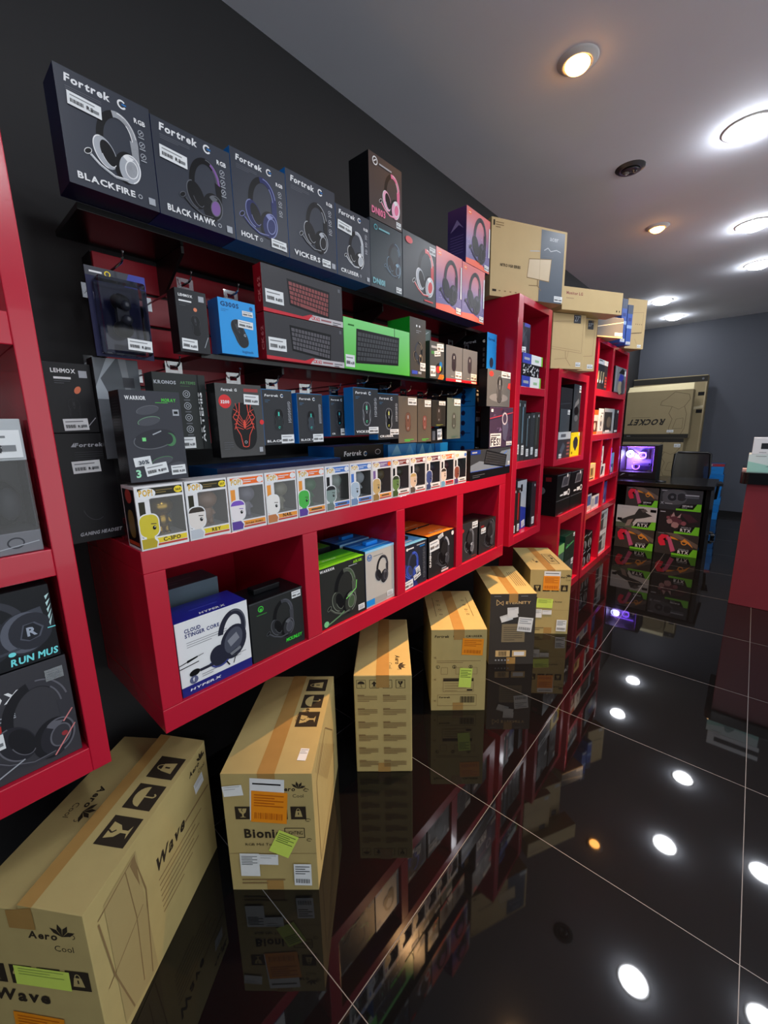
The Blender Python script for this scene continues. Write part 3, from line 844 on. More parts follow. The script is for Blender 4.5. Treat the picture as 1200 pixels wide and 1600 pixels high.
# ---------------------------------------------------------------- third row: hanging mice
def fortrek_mouse(y0, y1, z0, z1, X, label, model, acc, stk, body=BLK2, side=BLUB, hi=GRY, shell=None, depth=.05):
    mb, F, done = wb('mouse_box', label, 'mouse box', X, y0, y1, z0, z1, depth, ink(50, 52, 56), side=side, group='mouse boxes hanging on the slat panel')
    f = F['front']
    f.rect(0, .985, 1, 1, ink(20, 100, 150)); f.rect(0, 0, .02, 1, ink(20, 80, 130))
    f.text('Fortrek', .1, .87, WHT, w=.44, h=.06, shear=.12); logo_g(f, .66, .89, .05); f.lines(.1, .8, .16, 2, .03, ink(60, 110, 150), .012)
    art_mouse(f, .52, .45, .62, body=body, hi=hi, acc=acc, shell=shell); icons(f, .88, .76, .46, 4, .05, LGT)
    f.text(model, .08, .05, WHT, w=min(.8, .09 * len(model)), h=.06)
    o = done(); f.sticker(o, *stk)
    tabbed(o, y1 - y0, depth, z1 - z0, X=X, y0=y0, z1=z1)
fortrek_mouse(.771, .889, 1.418, 1.597, -1.20, 'blue edged mouse box leftmost of the hanging row of five', 'BLACKFIRE', ink(60, 210, 190), (.55, .02, .44, .16), shell=ink(36, 44, 46))
fortrek_mouse(.909, 1.023, 1.418, 1.590, -1.20, 'blue edged mouse box second of the hanging row of five', 'BLACK HAWK', ink(40, 200, 180), (.55, .02, .42, .16), shell=ink(56, 66, 76))
fortrek_mouse(1.070, 1.165, 1.437, 1.591, -1.215, 'smaller blue edged mouse box, third and partly covered in the hanging row', 'CR', ink(60, 200, 220), (.55, .03, .43, .16), hi=MID)
fortrek_mouse(1.137, 1.278, 1.440, 1.619, -1.155, 'highest hanging mouse box of the blue edged row, fourth from its left', 'VICKERS', ink(90, 230, 170), (.58, .03, .40, .14), hi=LGT, body=ink(46, 46, 50))
fortrek_mouse(1.284, 1.420, 1.418, 1.605, -1.165, 'blue edged mouse box right end of the hanging row of five', 'CRUISER', ink(220, 220, 90), (.56, .10, .42, .12), hi=LGT)
def razer_mouse(y0, y1, z0, z1, label, c, acc, body):
    mb, F, done = wb('mouse_box', label, 'mouse box', -1.17, y0, y1, z0, z1, .05, c, side=BLK2)
    f = F['front']; art_mouse(f, .5, .45, .6, body=body, hi=ink(60, 52, 46), acc=LGT); f.lines(.3, .06, .5, 2, .03, acc, .02)
    o = done(); f.sticker(o, .5, .82, .46, .15); tabbed(o, y1 - y0, .05, z1 - z0, X=-1.17, y0=y0, z1=z1)
razer_mouse(1.424, 1.560, 1.398, 1.599, 'warm tinted grey mouse box with a reddish mouse, left of its twin', ink(96, 88, 78), GRN, ink(110, 78, 66))  # warm lamp tint is put into the grey of both twin boxes
razer_mouse(1.564, 1.672, 1.397, 1.593, 'warm tinted grey mouse box with a reddish mouse, right of its twin', ink(84, 78, 70), GRN, ink(120, 72, 66))
razer_mouse(1.677, 1.796, 1.466, 1.590, 'short black mouse box beside the green grey mouse box', ink(40, 40, 38), ink(120, 130, 60), ink(54, 50, 48))
razer_mouse(1.809, 1.938, 1.402, 1.606, 'green grey mouse box hanging beside the blue box side', ink(86, 98, 94), ink(60, 90, 80), ink(70, 78, 76))
mb, F, done = wb('cable_package', 'small black package with a white label hung below the short mouse box', 'cable package', -1.19, 1.70, 1.80, 1.385, 1.46, .03, BLK2)
f = F['front']; f.rect(.1, .2, .35, .8, MID); o = done(); f.sticker(o, .55, .2, .4, .7, 4)

# left group
mb, F, done = wb('mouse_box', 'black mouse box beside the left cabinet, on a taller black box', 'mouse box', -1.30, .215, .340, 1.470, 1.640, .08, ink(30, 30, 33), side=BLK2)
f = F['front']; f.text('LEHMOX', .33, .86, WHT, w=.4, h=.075); f.rect(.36, .77, .64, .8, WHT); f.lines(.36, .74, .26, 2, .03, MID); f.rect(.78, .80, .92, .9, LGT); f.ell(.72, .62, .05, .08, ink(215, 110, 70), -30)
art_mouse(f, .62, .34, .4, body=ink(30, 30, 33), hi=ink(52, 52, 56)); f.line([(.82, .1), (.96, .22)], .014, LGT)
o = done(); f.sticker(o, .40, .03, .42, .17, 2)
mb, F, done = wb('headset_box', 'tall black gaming headset box in the gap between the red cabinets', 'headset box', -1.30, .215, .362, 1.185, 1.468, .10, ink(26, 26, 29), side=BLK2)
f = F['front']; f.text('Fortrek', .44, .88, LGT, w=.42, h=.065, shear=.15); f.poly([(.38, .88), (.44, .88), (.44, .92)], LGT); f.lines(.42, .83, .5, 4, .02, GRY, .006); f.text('GAMING HEADSET', .30, .06, LGT, w=.66, h=.06, shear=.25)
f.ring(.6, .35, .2, .3, .01, GRY, 200, 300)
o = done(); f.sticker(o, .36, .64, .42, .11, 2)
mb, F, done = wb('headset_box', 'grey box with a geometric pattern behind the green and black mouse box', 'headset box', -1.275, .340, .445, 1.40, 1.657, .05, ink(96, 102, 108), side=BLK2)
f = F['front']; f.poly([(0, .72), (.3, 1), (.5, 1), (.12, .8), (.3, .6), (0, .6)], ink(150, 160, 168)); f.poly([(.55, 1), (.72, 1), (.78, .6), (.66, .6)], ink(120, 126, 132)); f.poly([(.5, 1), (.12, .8), (.3, .6), (.66, .6), (.55, 1)], ink(84, 90, 96)); f.rect(.6, .72, .86, .82, GRY)
done(); hook(.39, 1.672, -1.27)
mb, F, done = wb('mouse_box', 'black mouse box with green glow art standing on the first toy boxes', 'mouse box', -1.12, .341, .480, 1.3475, 1.567, .072, ink(56, 58, 66), side=BLK2, top=ink(40, 70, 44))
f = F['front']; f.text('WARRIOR', .08, .9, WHT, w=.33, h=.062); f.text('MORAY', .67, .885, GRN, w=.25, h=.055); f.lines(.56, .87, .36, 1, .02, GRN)
f.rect(.84, .73, .95, .80, LGT); f.rect(.86, .75, .93, .78, BLK2)
for k, (yy, ss, cc) in enumerate(((.79, .24, MID), (.67, .24, ink(100, 140, 110)), (.22, .24, ink(70, 120, 80)), (.15, .24, GRY))):
    f.ell((.42, .42, .56, .78)[k], yy, ss * .8, ss * .32, ink(74, 76, 84), 12); f.ring((.42, .42, .56, .78)[k], yy, ss * .8, ss * .32, .012, cc, 0, 200, rot=12)
f.ell(.48, .47, .36, .17, ink(44, 46, 54), 10); f.ring(.48, .47, .36, .17, .018, MID, 150, 300, rot=10); f.ell(.74, .46, .10, .12, ink(60, 120, 74), 10); f.ell(.70, .47, .09, .10, ink(44, 46, 54), 10); f.rect(.27, .45, .33, .49, ink(120, 220, 130)); f.line([(.45, .52), (.6, .56)], .02, LGT)
f.text('3', .10, .055, ink(160, 230, 190), w=.08)
l = F['left']; l.lines(.2, .9, .6, 14, .03, GRY, .02); l.ring(.5, .28, .2, .3, .02, GRY); l.ring(.6, .12, .3, .16, .02, GRY, rot=30)
o = done(); f.sticker(o, .10, .17, .28, .1, 6, name='discount_sticker', marks=False, label='white sticker reading 30%')
t_ = MB(); q = Face(t_, f.o, f.u, f.v, f.n, f.w, f.h); q.k = 80; q.text('30%', .16, .195, ink(70, 80, 92), w=.17, rot=6); t_.build('discount_text', o)
f.sticker(o, .27, .055, .38, .125, 8); f.sticker(o, .70, .05, .26, .11, 2)
mb, F, done = wb('mouse_box', 'black mouse box with round white icons and vertical lettering, hanging', 'mouse box', -1.20, .449, .590, 1.417, 1.623, .055, ink(40, 44, 44), side=BLK2)
f = F['front']; f.text('KRONOS', .02, .86, LGT, w=.40, h=.06); f.text('ARTEMIS', .50, .87, ink(70, 120, 70), w=.30, h=.05); f.lines(.5, .84, .3, 1, .02, ink(60, 100, 60))
for k in range(4):
    f.ring(.60, .74 - .155 * k, .07, .07, .012, LGT); f.ring(.60, .74 - .155 * k, .035, .035, .012, LGT); f.rect(.54, .655 - .155 * k, .66, .67 - .155 * k, MID)
f.text('ARTEMIS', .90, .10, WHT, w=.98, h=.07, rot=90)
f.rect(.84, 0, .86, 1, BLK2)
o = done(); f.sticker(o, .42, .02, .26, .15); tabbed(o, .141, .055, .206, X=-1.20, y0=.449, z1=1.623)
mb, F, done = wb('mouse_box', 'grey mouse box with a black mouse lit by red web lines', 'mouse box', -1.15, .592, .739, 1.391, 1.600, .05, ink(70, 70, 70), side=BLK2)
f = F['front']; f.text('Fortrek', .12, .9, WHT, w=.24, h=.05, shear=.15); f.text('G', .40, .9, WHT, w=.05); f.rect(.60, .90, .92, .945, ink(150, 40, 40))
f.ell(.18, .76, .13, .13, ink(215, 30, 36)); f.text('3200', .09, .735, WHT, w=.18)
f.poly(egg(f, .56, .42, .30, .47, 0), BLK2)
random.seed(3)
RW = ink(220, 70, 50)
for sgn in (-1, 1):
    for k in range(5):
        f.line([(.56 + sgn * .03, .50 - k * .03), (.56 + sgn * (.12 + .02 * k), .62 - k * .05), (.56 + sgn * .22, .66 - k * .07)], .010, RW)
    f.line([(.56 + sgn * .08, .75), (.56 + sgn * .1, .6), (.56 + sgn * .2, .42), (.56 + sgn * .1, .3), (.56 + sgn * .06, .14), (.56, .13)], .016, RW)
    f.line([(.56 + sgn * .17, .74), (.56 + sgn * .14, .64), (.56 + sgn * .24, .55), (.56 + sgn * .12, .44)], .012, RW)
f.ell(.56, .45, .03, .09, RW); f.ring(.56, .2, .03, .03, .01, LGT)
f.rect(.86, .05, .94, .12, LGT); f.ell(.96, .48, .05, .05, ink(215, 30, 36)); f.lines(.08, .2, .2, 4, .03, MID, .008)
o = done(); f.sticker(o, .58, .73, .34, .14, -2); tabbed(o, .147, .05, .209, X=-1.15, y0=.592, z1=1.6)

# stack right of the toys, by the tall cabinet
mb, F, done = wb('keyboard_box', 'dark box with a black keyboard on a blue sky print, right of the toy boxes', 'keyboard box', -1.10, 1.93, 2.405, 1.180, 1.338, .09, ink(56, 60, 66), side=BLK2)
f = F['front']; f.rect(0, 0, 1, .28, BLK2); f.poly([(.0, .28), (1, .28), (1, .92), (.75, .88), (.5, .5), (.2, .62), (0, .5)], ink(120, 132, 146)); f.rect(.0, .86, .22, 1, ink(24, 56, 150)); f.rect(.03, .9, .14, .95, LGT); f.line([(.5, .4), (.9, .86)], .012, ink(70, 120, 210)); f.line([(0, .29), (1, .29)], .008, ink(60, 90, 180))
art_keyboard(f, [(.30, .50), (.86, .26), (.90, .72), (.36, .98)], 5, 14, BLK2, ink(60, 62, 66)); f.lines(.05, .14, .28, 2, .06, MID, .006)
o = done(); f.sticker(o, .93, .33, .05, .14)
mb, F, done = wb('mouse_box', 'purple box with an armoured figure, on the blue sky keyboard box', 'mouse box', -1.10, 2.128, 2.42, 1.3395, 1.566, .055, ink(66, 52, 76), side=BLK2)
f = F['front']
random.seed(12)
for k in range(20):
    x_, y_ = .1 + .8 * random.random(), .1 + .8 * random.random()
    f.poly([(x_, y_), (x_ + .12, y_ + .05), (x_ + .05, y_ + .18 * random.random())], random.choice([ink(96, 78, 110), ink(46, 36, 60), ink(120, 100, 140), ink(90, 40, 60)]))
f.line([(0, .72), (1, .88)], .02, ink(180, 60, 80)); f.poly([(.5, .85), (.72, .82), (.8, .5), (.7, .15), (.58, .2), (.52, .5)], ink(86, 84, 110)); f.ell(.62, .72, .12, .12, ink(190, 184, 196)); f.ell(.62, .72, .085, .09, ink(70, 60, 84))
f.rect(.03, .04, .48, .36, WHT)
f.lines(.06, .3, .38, 2, .05, ink(50, 46, 56), .02); f.text('FES!', .05, .07, ink(50, 46, 56), w=.40, h=.13); f.rect(.04, .88, .12, .95, WHT)
o = done(); f.sticker(o, .72, .04, .25, .1)
mb, F, done = wb('mouse_box', 'grey mouse box with red corner marks, on the purple box', 'mouse box', -1.10, 2.086, 2.367, 1.568, 1.762, .05, ink(92, 96, 100), side=BLK2)
f = F['front']; f.ell(.16, .88, .09, .05, ink(190, 60, 56)); f.ell(.5, .25, .4, .08, ink(124, 128, 134)); art_mouse(f, .52, .47, .52, body=ink(44, 45, 48), hi=ink(140, 144, 150), shell=ink(70, 72, 76)); f.poly([(.86, .55), (1, .5), (1, .7), (.9, .68)], ink(200, 60, 56))
o = done(); f.sticker(o, .58, .82, .4, .17)

# boxes lying behind the toys
def lying(y0, y1, z0, z1, X, d, front, label, top=None, brand=False, tri=False, name='keyboard_box', cat='keyboard box'):
    mb, F, done = wb(name, label, cat, X, y0, y1, z0, z1, d, front, side=BLUB if front is not BLUB else NAVY, top=top)
    f = F['front']
    if brand: f.text('Fortrek', .18, .80, WHT, w=.34, shear=.12); logo_g(f, .6, .82, .035); f.ring(.87, .84, .06, .04, .01, LGT)
    if tri: f.poly([(.1, .75), (.3, 1), (.45, .75)], ink(110, 180, 220)); f.poly([(.6, .75), (.75, 1), (.9, .75)], ink(80, 160, 215))
    done()
lying(.62, 1.14, 1.181, 1.352, -1.24, .2, NAVY, 'dark blue flat box lying behind the first toy boxes', top=BLUB)
lying(1.16, 1.47, 1.181, 1.392, -1.30, .17, BLK2, 'black lettered box lying behind the middle toy boxes', brand=True, name='headset_box', cat='headset box')
lying(1.48, 1.70, 1.181, 1.388, -1.28, .17, ink(30, 130, 200), 'blue box with pale triangles behind the toy boxes', tri=True, name='headset_box', cat='headset box')
lying(1.705, 1.86, 1.181, 1.382, -1.28, .17, ink(26, 120, 190), 'blue box behind the toy boxes, right of the one with triangles', tri=True, name='headset_box', cat='headset box')
lying(1.865, 1.99, 1.181, 1.380, -1.28, .17, BLUB, 'plain blue box behind the last toy boxes', name='headset_box', cat='headset box')

# ---------------------------------------------------------------- window boxed vinyl toys
VW = mat('white_glossy_card', (226, 226, 228), 0.25, noise=0.02)
def toy_box(i, num, nm, bandc, numc, strip, side, body, bust, label):
    y0 = .338 + i * .1195; W, D, H = .1155, .09, .16
    o = empty('toy_box', label, 'toy box', (XF, y0, 1.1795), math.pi / 2, 'window boxed vinyl toys')
    mb = MB()
    wx0, wx1, wz0, wz1 = .27 * W, .965 * W, .19 * H, .80 * H
    IN = ink(150, 146, 142) if i else ink(120, 114, 96)
    for (a, b, c, d) in ((0, W, 0, wz0), (0, W, wz1, H), (0, wx0, wz0, wz1), (wx1, W, wz0, wz1)):
        mb.face([(a, 0, c), (b, 0, c), (b, 0, d), (a, 0, d)], VW)
    mb.face([(0, D, 0), (0, 0, 0), (0, 0, H), (0, D, H)], VW); mb.face([(W, 0, 0), (W, D, 0), (W, D, H), (W, 0, H)], VW)
    mb.face([(0, 0, H), (W, 0, H), (W, D, H), (0, D, H)], VW); mb.face([(0, D, 0), (W, D, 0), (W, 0, 0), (0, 0, 0)], VW)
    mb.face([(W, D, 0), (0, D, 0), (0, D, H), (W, D, H)], VW)
    a, b, c, d, e = wx0, wx1, wz0, wz1, D * .94
    mb.face([(a, e, c), (b, e, c), (b, e, d), (a, e, d)], IN)
    mb.face([(a, 0, c), (a, e, c), (a, e, d), (a, 0, d)], IN); mb.face([(b, e, c), (b, 0, c), (b, 0, d), (b, e, d)], IN)
    mb.face([(a, 0, c), (b, 0, c), (b, e, c), (a, e, c)], VW); mb.face([(a, e, d), (b, e, d), (b, 0, d), (a, 0, d)], IN)
    f = Face(mb, (0, 0, 0), (1, 0, 0), (0, 0, 1), (0, -1, 0), W, H)
    f.rect(.06, .84, .97, .965, bandc)
    f.rect(.05, .2, .17, .76, strip)
    f.ell(.22, .875, .19, .12, WHT, 4); f.text('POP!', .08, .845, ink(215, 170, 20), w=.27, h=.13); f.poly([(.16, .82), (.24, .81), (.17, .76)], WHT)
    f.lines(.42, .91, .34, 2, .035, ink(120, 100, 40) if numc is YEL else WHT, .02)
    f.ell(.885, .90, .09, .075, numc); num and f.text(num, .885, .88, BLK2 if numc is YEL else WHT, w=.12, align='c')
    f.rect(.30, .085, .965, .165, bust[1]); f.rect(.30, .045, .965, .075, ink(190, 60, 40))
    (f.text(nm, .64, .098, ink(50, 40, 30), w=min(.5, .075 * len(nm)), align='c') if nm else f.rect(.45, .105, .85, .14, ink(90, 80, 70)))
    f.poly(egg(f, .205, .38, .235, .27, 0, 30, 2.6), WHT); f.poly([(.0, .02), (.32, .02), (.36, .12), (.3, .2), (0, .2)], WHT)
    f.poly(egg(f, .205, .38, .212, .245, 0, 30, 2.6), bust[0]); f.rect(.12, .14, .28, .24, bust[0]); f.poly([(.02, .025), (.30, .025), (.33, .11), (.26, .18), (.02, .18)], bust[2])
    if bust[3] is not None:
        f.poly([p for p in egg(f, .205, .38, .212, .245, 0, 30, 2.6) if p[1] > .45], bust[3])
    f.ell(.30, .34, .036, .045, BLK2); f.ell(.312, .352, .011, .011, WHT); f.line([(.24, .41), (.35, .40)], .018, bust[3] or ink(70, 60, 50))
    l = Face(mb, (0, D, 0), (0, -1, 0), (0, 0, 1), (-1, 0, 0), D, H)
    l.rect(.06, .04, .94, .95, side); l.ell(.5, .84, .24, .2, ink(170, 60, 50)); l.poly(egg(l, .5, .4, .26, .4), ink(120, 100, 50)); l.rect(.1, .06, .9, .12, ink(180, 70, 40))
    mb.build('carton', o)
    t = MB(); X0 = (wx0 + wx1) / 2 - .004; Y0 = D * .36
    t.ball((X0, Y0, H * .63), (.030, .026, .0255), body, 20, 14); t.ball((X0, Y0, H * .40), (.016, .013, .024), body)
    for s in (-1, 1):
        t.tube([(X0 + s * .012, Y0, H * .44), (X0 + s * .018, Y0 - .004, H * .36)], .0055, body, 8)
        t.tube([(X0 + s * .007, Y0, H * .33), (X0 + s * .008, Y0, H * .205)], .0075, body, 8); t.ball((X0 + s * .008, Y0 - .004, H * .205), (.008, .012, .004), body)
    t.build('vinyl_figure', o)
    p = MB(); p.face([(wx0, .0005, wz0), (wx1, .0005, wz0), (wx1, .0005, wz1), (wx0, .0005, wz1)], CLEAR); p.build('window', o)
GOLD = mat('gold_vinyl', (170, 135, 50), 0.25, metal=0.85)
def vinyl(r, g, b): return mat('vinyl_%d_%d_%d' % (r, g, b), (r, g, b), 0.35)
YB = ink(230, 205, 40); OB = ink(235, 150, 50); BB = ink(70, 120, 200); WB = ink(225, 225, 225)
SKIN = ink(226, 208, 190); HB = ink(60, 52, 46)
DKB = ink(44, 42, 28)
TOYS = [
 ('360', 'C-3PO', DKB, YEL, DKB, BLK2, GOLD, (ink(206, 190, 40), YB, ink(180, 160, 30), None), 'first toy box from the left, holding a shiny gold figure'),
 ('307', 'REY', DKB, YEL, DKB, BLK2, vinyl(150, 116, 92), (ink(226, 220, 214), YB, ink(190, 196, 204), HB), 'second toy box from the left, yellow numbered, holding a tan figure'),
 ('', 'FUTURE TRUNKS', ORG, WHT, OB, OB, vinyl(130, 126, 140), (ink(232, 226, 228), OB, ink(90, 60, 150), ink(120, 80, 190)), 'third toy box from the left, with a purple haired bust print'),
 ('', 'NAIL', ORG, WHT, OB, OB, vinyl(140, 136, 116), (ink(232, 230, 226), OB, ink(190, 120, 70), None), 'fourth toy box from the left, with a bald white bust print'),
 ('', '', ORG, WHT, OB, OB, vinyl(40, 110, 60), (ink(70, 180, 70), OB, ink(90, 60, 150), None), 'fifth toy box from the left, holding a green figure'),
 ('', '', BB, WHT, BLK2, BB, vinyl(110, 130, 120), (ink(130, 150, 146), BB, ink(110, 124, 120), ink(40, 40, 44)), 'sixth toy box from the left, with a blue band and dark haired bust'),
 ('', '', BB, WHT, BB, BB, vinyl(190, 196, 200), (ink(170, 190, 208), BB, ink(110, 140, 180), None), 'seventh toy box from the left, holding a pale silver figure'),
 ('', '', ink(130, 100, 150), ORG, ink(120, 90, 150), OB, vinyl(110, 100, 70), (ink(196, 166, 110), OB, ink(150, 120, 70), None), 'eighth toy box from the left, with a tan bust and orange strip'),
 ('', '', ink(130, 50, 40), WHT, BLK2, WB, vinyl(60, 70, 52), (ink(100, 130, 70), WB, ink(70, 90, 50), ink(50, 60, 40)), 'ninth toy box from the left, with a dull green bust print'),
 ('', '', ink(130, 40, 40), WHT, BLK2, WB, vinyl(120, 110, 96), (ink(214, 186, 160), WB, ink(90, 80, 74), ink(190, 160, 100)), 'tenth toy box from the left, with a bearded pale bust print'),
 ('', '', ink(110, 50, 60), WHT, BLK2, WB, vinyl(60, 62, 76), (ink(62, 76, 130), WB, ink(60, 70, 110), None), 'eleventh toy box from the left, with a navy blue bust print'),
 ('', '', ORG, WHT, BLK2, WB, vinyl(110, 60, 60), (ink(216, 196, 180), REDP, ink(110, 160, 190), HB), 'twelfth toy box from the left, dark haired bust and red footer'),
 ('', '', WB, BB, BLK2, WB, vinyl(64, 56, 54), (ink(130, 70, 54), WB, ink(90, 60, 110), None), 'last toy box at the right end, with a brown bust print'),
]
for i, t in enumerate(TOYS): toy_box(i, *t)

# ---------------------------------------------------------------- cells of the long low cabinet
CX = -1.112
mb, F, done = wb('headset_box', 'white headset box with blue top in the first low cabinet cell', 'headset box', CX, .392, .608, .7355, .958, .12, WHT, side=ink(28, 36, 130), top=ink(30, 36, 140))
f = F['front']; f.rect(0, 0, 1, .13, ink(30, 34, 120)); f.text('HYPERX', .10, .05, WHT, w=.42, h=.03, shear=.3)
f.text('CLOUD', .11, .84, ink(40, 50, 110), w=.21, h=.05); f.text('STINGER CORE', .11, .775, ink(40, 50, 110), w=.46, h=.05); f.lines(.12, .70, .55, 3, .03, MID, .006)
f.line([(0, .44), (.12, .46)], .012, BLK2); f.poly([(.10, .44), (.24, .47), (.24, .49), (.10, .475)], BLK2); f.line([(.24, .48), (.32, .49)], .008, BLK2); f.line([(0, .39), (.25, .41)], .012, BLK2)
HC = ink(38, 40, 56)
f.ring(.745, .64, .205, .31, .075, HC, -20, 190, rot=-14); f.ring(.75, .64, .20, .30, .02, ink(80, 84, 96), 0, 110, rot=-14)
f.ell(.54, .36, .14, .16, HC, 20); f.ring(.54, .34, .16, .14, .025, ink(60, 70, 140), 170, 330, rot=20)
f.ell(.75, .48, .19, .25, HC, -22); f.ell(.75, .50, .13, .19, ink(74, 78, 92), -22); f.poly([(.66, .52), (.8, .6), (.84, .5), (.7, .42)], ink(130, 134, 144))
f.line([(.8, .36), (.6, .29), (.25, .28)], .04, HC); f.ell(.18, .28, .07, .045, BLK2, 8); f.poly([(.68, .33), (.84, .38), (.85, .34), (.7, .29)], ink(120, 124, 130)); f.line([(.62, .24), (.66, .17)], .02, BLK2); f.line([(.77, .3), (.72, .17)], .012, BLK2)
f.ell(.16, .19, .055, .055, ink(90, 96, 130)); f.text('f', .145, .17, WHT, h=.05); f.lines(.27, .21, .25, 2, .03, MID, .006); f.lines(.72, .28, .2, 2, .03, MID, .006)
t = F['top']; t.text('HYPERX', .35, .10, WHT, w=.36, shear=.3); t.rect(.3, .45, .7, .5, ink(60, 66, 170))
done()
mb, F, done = wb('headset_box', 'grey blue box lying behind the white headset box', 'headset box', -1.27, .395, .60, .7355, 1.00, .11, ink(86, 102, 114), side=ink(60, 72, 82))
F['top'].lines(.1, .5, .6, 2, .2, MID, .05); done()
mb, F, done = wb('headset_box', 'black headset box with a green logo in the first low cabinet cell', 'headset box', CX, .613, .817, .7355, .938, .13, ink(40, 42, 42), side=BLK2)
f = F['front']; f.ring(.2, .86, .05, .05, .014, ink(60, 190, 60)); f.rect(.18, .81, .22, .87, ink(60, 190, 60)); f.rect(.12, .76, .3, .775, ink(50, 120, 50)); f.text('MCKINLEY', .62, .12, ink(60, 220, 60), w=.32, h=.055, shear=.2)
art_headset(f, .58, .56, .5, band=ink(64, 66, 72), cup=ink(46, 48, 52), pad=BLK2, hi=MID, acc=ink(70, 72, 80)); f.line([(0, .985), (1, .985)], .006, MID)
o = done(); f.sticker(o, .78, .84, .18, .12)
mb = MB(); mb.box((.05, .05, .2025), (.15, .09, .222), BLK2); mb.build('carry_handle', o, .003)
mb, F, done = wb('headset_box', 'black headset box with a lime green top in the second low cabinet cell', 'headset box', CX, .892, 1.128, .7355, .972, .14, ink(40, 42, 40), side=BLK2, top=LIME)
f = F['front']; f.text('WARRIOR', .03, .93, WHT, w=.30, h=.04); f.text('ASKARI', .74, .92, ink(150, 220, 40), w=.2, h=.045); f.lines(.63, .89, .32, 1, .02, LGT, .012)
art_headset(f, .52, .50, .60, band=ink(78, 84, 76), cup=ink(48, 52, 48), pad=BLK2, hi=ink(120, 130, 118), acc=ink(70, 90, 66)); f.line([(.55, .36), (.78, .48), (.80, .62)], .016, ink(130, 225, 110)); f.line([(.5, .17), (.4, .12), (.15, .05)], .025, ink(100, 140, 100)); f.ell(.11, .075, .05, .05, ink(120, 200, 140))
t = F['top']; t.rect(0, .3, 1, .36, ink(80, 170, 30)); t.poly([(0, .6), (1, .5), (1, 1), (0, 1)], ink(60, 160, 40)); t.text('WARRIOR', .3, .42, ink(210, 255, 190), w=.3)
o = done(); f.sticker(o, .82, .06, .15, .10, bar=False)
mb, F, done = wb('headset_box', 'green topped box standing behind the lime topped headset box', 'headset box', -1.27, .892, 1.09, .7355, .99, .14, BLK2, side=BLK2, top=ink(60, 160, 50)); done()
def hp(X, label, front):
    mb, F, done = wb('headset_box', label, 'headset box', X, 1.134, 1.312, .7355, .982, .13, ink(186, 184, 178), side=ink(30, 44, 70), top=ink(20, 120, 210))
    f = F['front']; f.rect(0, .96, 1, 1, ink(150, 205, 240))
    f.ring(.14, .87, .08, .08, .02, ink(50, 110, 180)); f.text('hp', .08, .85, ink(50, 110, 180), w=.11, shear=.2); f.lines(.27, .87, .55, 1, .02, MID, .012)
    art_headset(f, .55, .60, .52, band=ink(50, 50, 56), cup=ink(46, 46, 52), pad=ink(30, 30, 34), hi=ink(96, 96, 104), mic=False); f.rect(0, .03, .28, .14, ink(30, 140, 220)); f.rect(.28, .03, .7, .14, ink(160, 160, 156))
    t = F['top']; t.rect(0, .2, 1, .28, ink(120, 190, 240)); t.rect(0, .7, 1, .76, ink(90, 170, 230))
    o = done(); f.sticker(o, .72, .07, .22, .09, bar=False)
    mb = MB(); mb.box((.06, .05, .2465), (.13, .075, .262), ink(30, 130, 220)); mb.build('carry_handle', o, .003)
hp(CX, 'grey headset box with bright blue top in the second low cabinet cell', True)
hp(-1.26, 'second blue topped grey box behind the front one', False)
mb, F, done = wb('headset_box', 'black box showing a blue headset in the third low cabinet cell', 'headset box', CX, 1.381, 1.555, .7355, .945, .13, ink(38, 42, 54), side=BLK2, top=ink(90, 160, 215))
f = F['front']; f.ell(.14, .9, .04, .04, WHT); f.rect(.18, .89, .42, .92, WHT); f.rect(.55, .92, .92, .945, LGT); f.rect(.68, .87, .9, .9, BLU); f.poly([(0, 0), (.6, 0), (.3, .5), (0, .6)], ink(36, 52, 110))
art_headset(f, .36, .5, .58, band=ink(54, 80, 190), cup=ink(44, 66, 160), pad=ink(60, 66, 90), hi=ink(100, 130, 220), acc=ink(40, 60, 150)); icons(f, .86, .78, .2, 6, .055, MID)
t = F['top']; t.text('Spider', .2, .3, WHT, w=.4) if False else t.rect(.2, .25, .62, .36, WHT)
o = done(); f.sticker(o, .01, .01, .36, .18, 4); f.sticker(o, .42, .14, .3, .12, 16); f.sticker(o, .52, .26, .18, .16, 16, bar=False)
mb = MB(); mb.box((.06, .06, .2095), (.11, .085, .225), BLK2); mb.build('carry_handle', o, .003)
def orange_box(X, label):
    mb, F, done = wb('headset_box', label, 'headset box', X, 1.570, 1.80, .7355, .950, .14, ink(36, 36, 38), side=BLK2, top=ink(240, 120, 40))
    f = F['front']; f.text('GAMING', .10, .26, WHT, w=.38, h=.06, rot=90); art_headset(f, .58, .5, .5, band=ink(60, 60, 66), cup=BLK2, pad=BLK2, hi=MID, acc=None); f.ring(.6, .58, .2, .28, .05, LGT, 10, 80); f.ell(.92, .9, .05, .05, WHT); f.rect(.5, .1, .68, .13, LGT); f.rect(.48, .03, .76, .08, ink(220, 190, 190))
    t = F['top']; t.rect(.25, .2, .4, .34, ink(250, 180, 120)); t.rect(.45, .2, .75, .34, ink(250, 180, 120))
    o = done(); f.sticker(o, .04, .62, .36, .24, 4); f.sticker(o, .36, .84, .2, .1, 16, bar=False)
orange_box(CX, 'black headset box with orange top in the third low cabinet cell')
orange_box(-1.27, 'second orange topped box behind the front one')
mb, F, done = wb('headset_box', 'black headset box with a silver headset, left in the fourth low cabinet cell', 'headset box', CX, 1.869, 2.048, .7355, .952, .16, ink(48, 48, 50), side=BLK2)
f = F['front']; f.ell(.08, .82, .09, .06, REDP); art_headset(f, .5, .48, .62, band=MID, cup=BLK2, pad=BLK2, hi=LGT, mic=False); f.rect(.62, .06, .9, .08, ink(140, 60, 50))
o = done(); f.sticker(o, .64, .80, .34, .17)
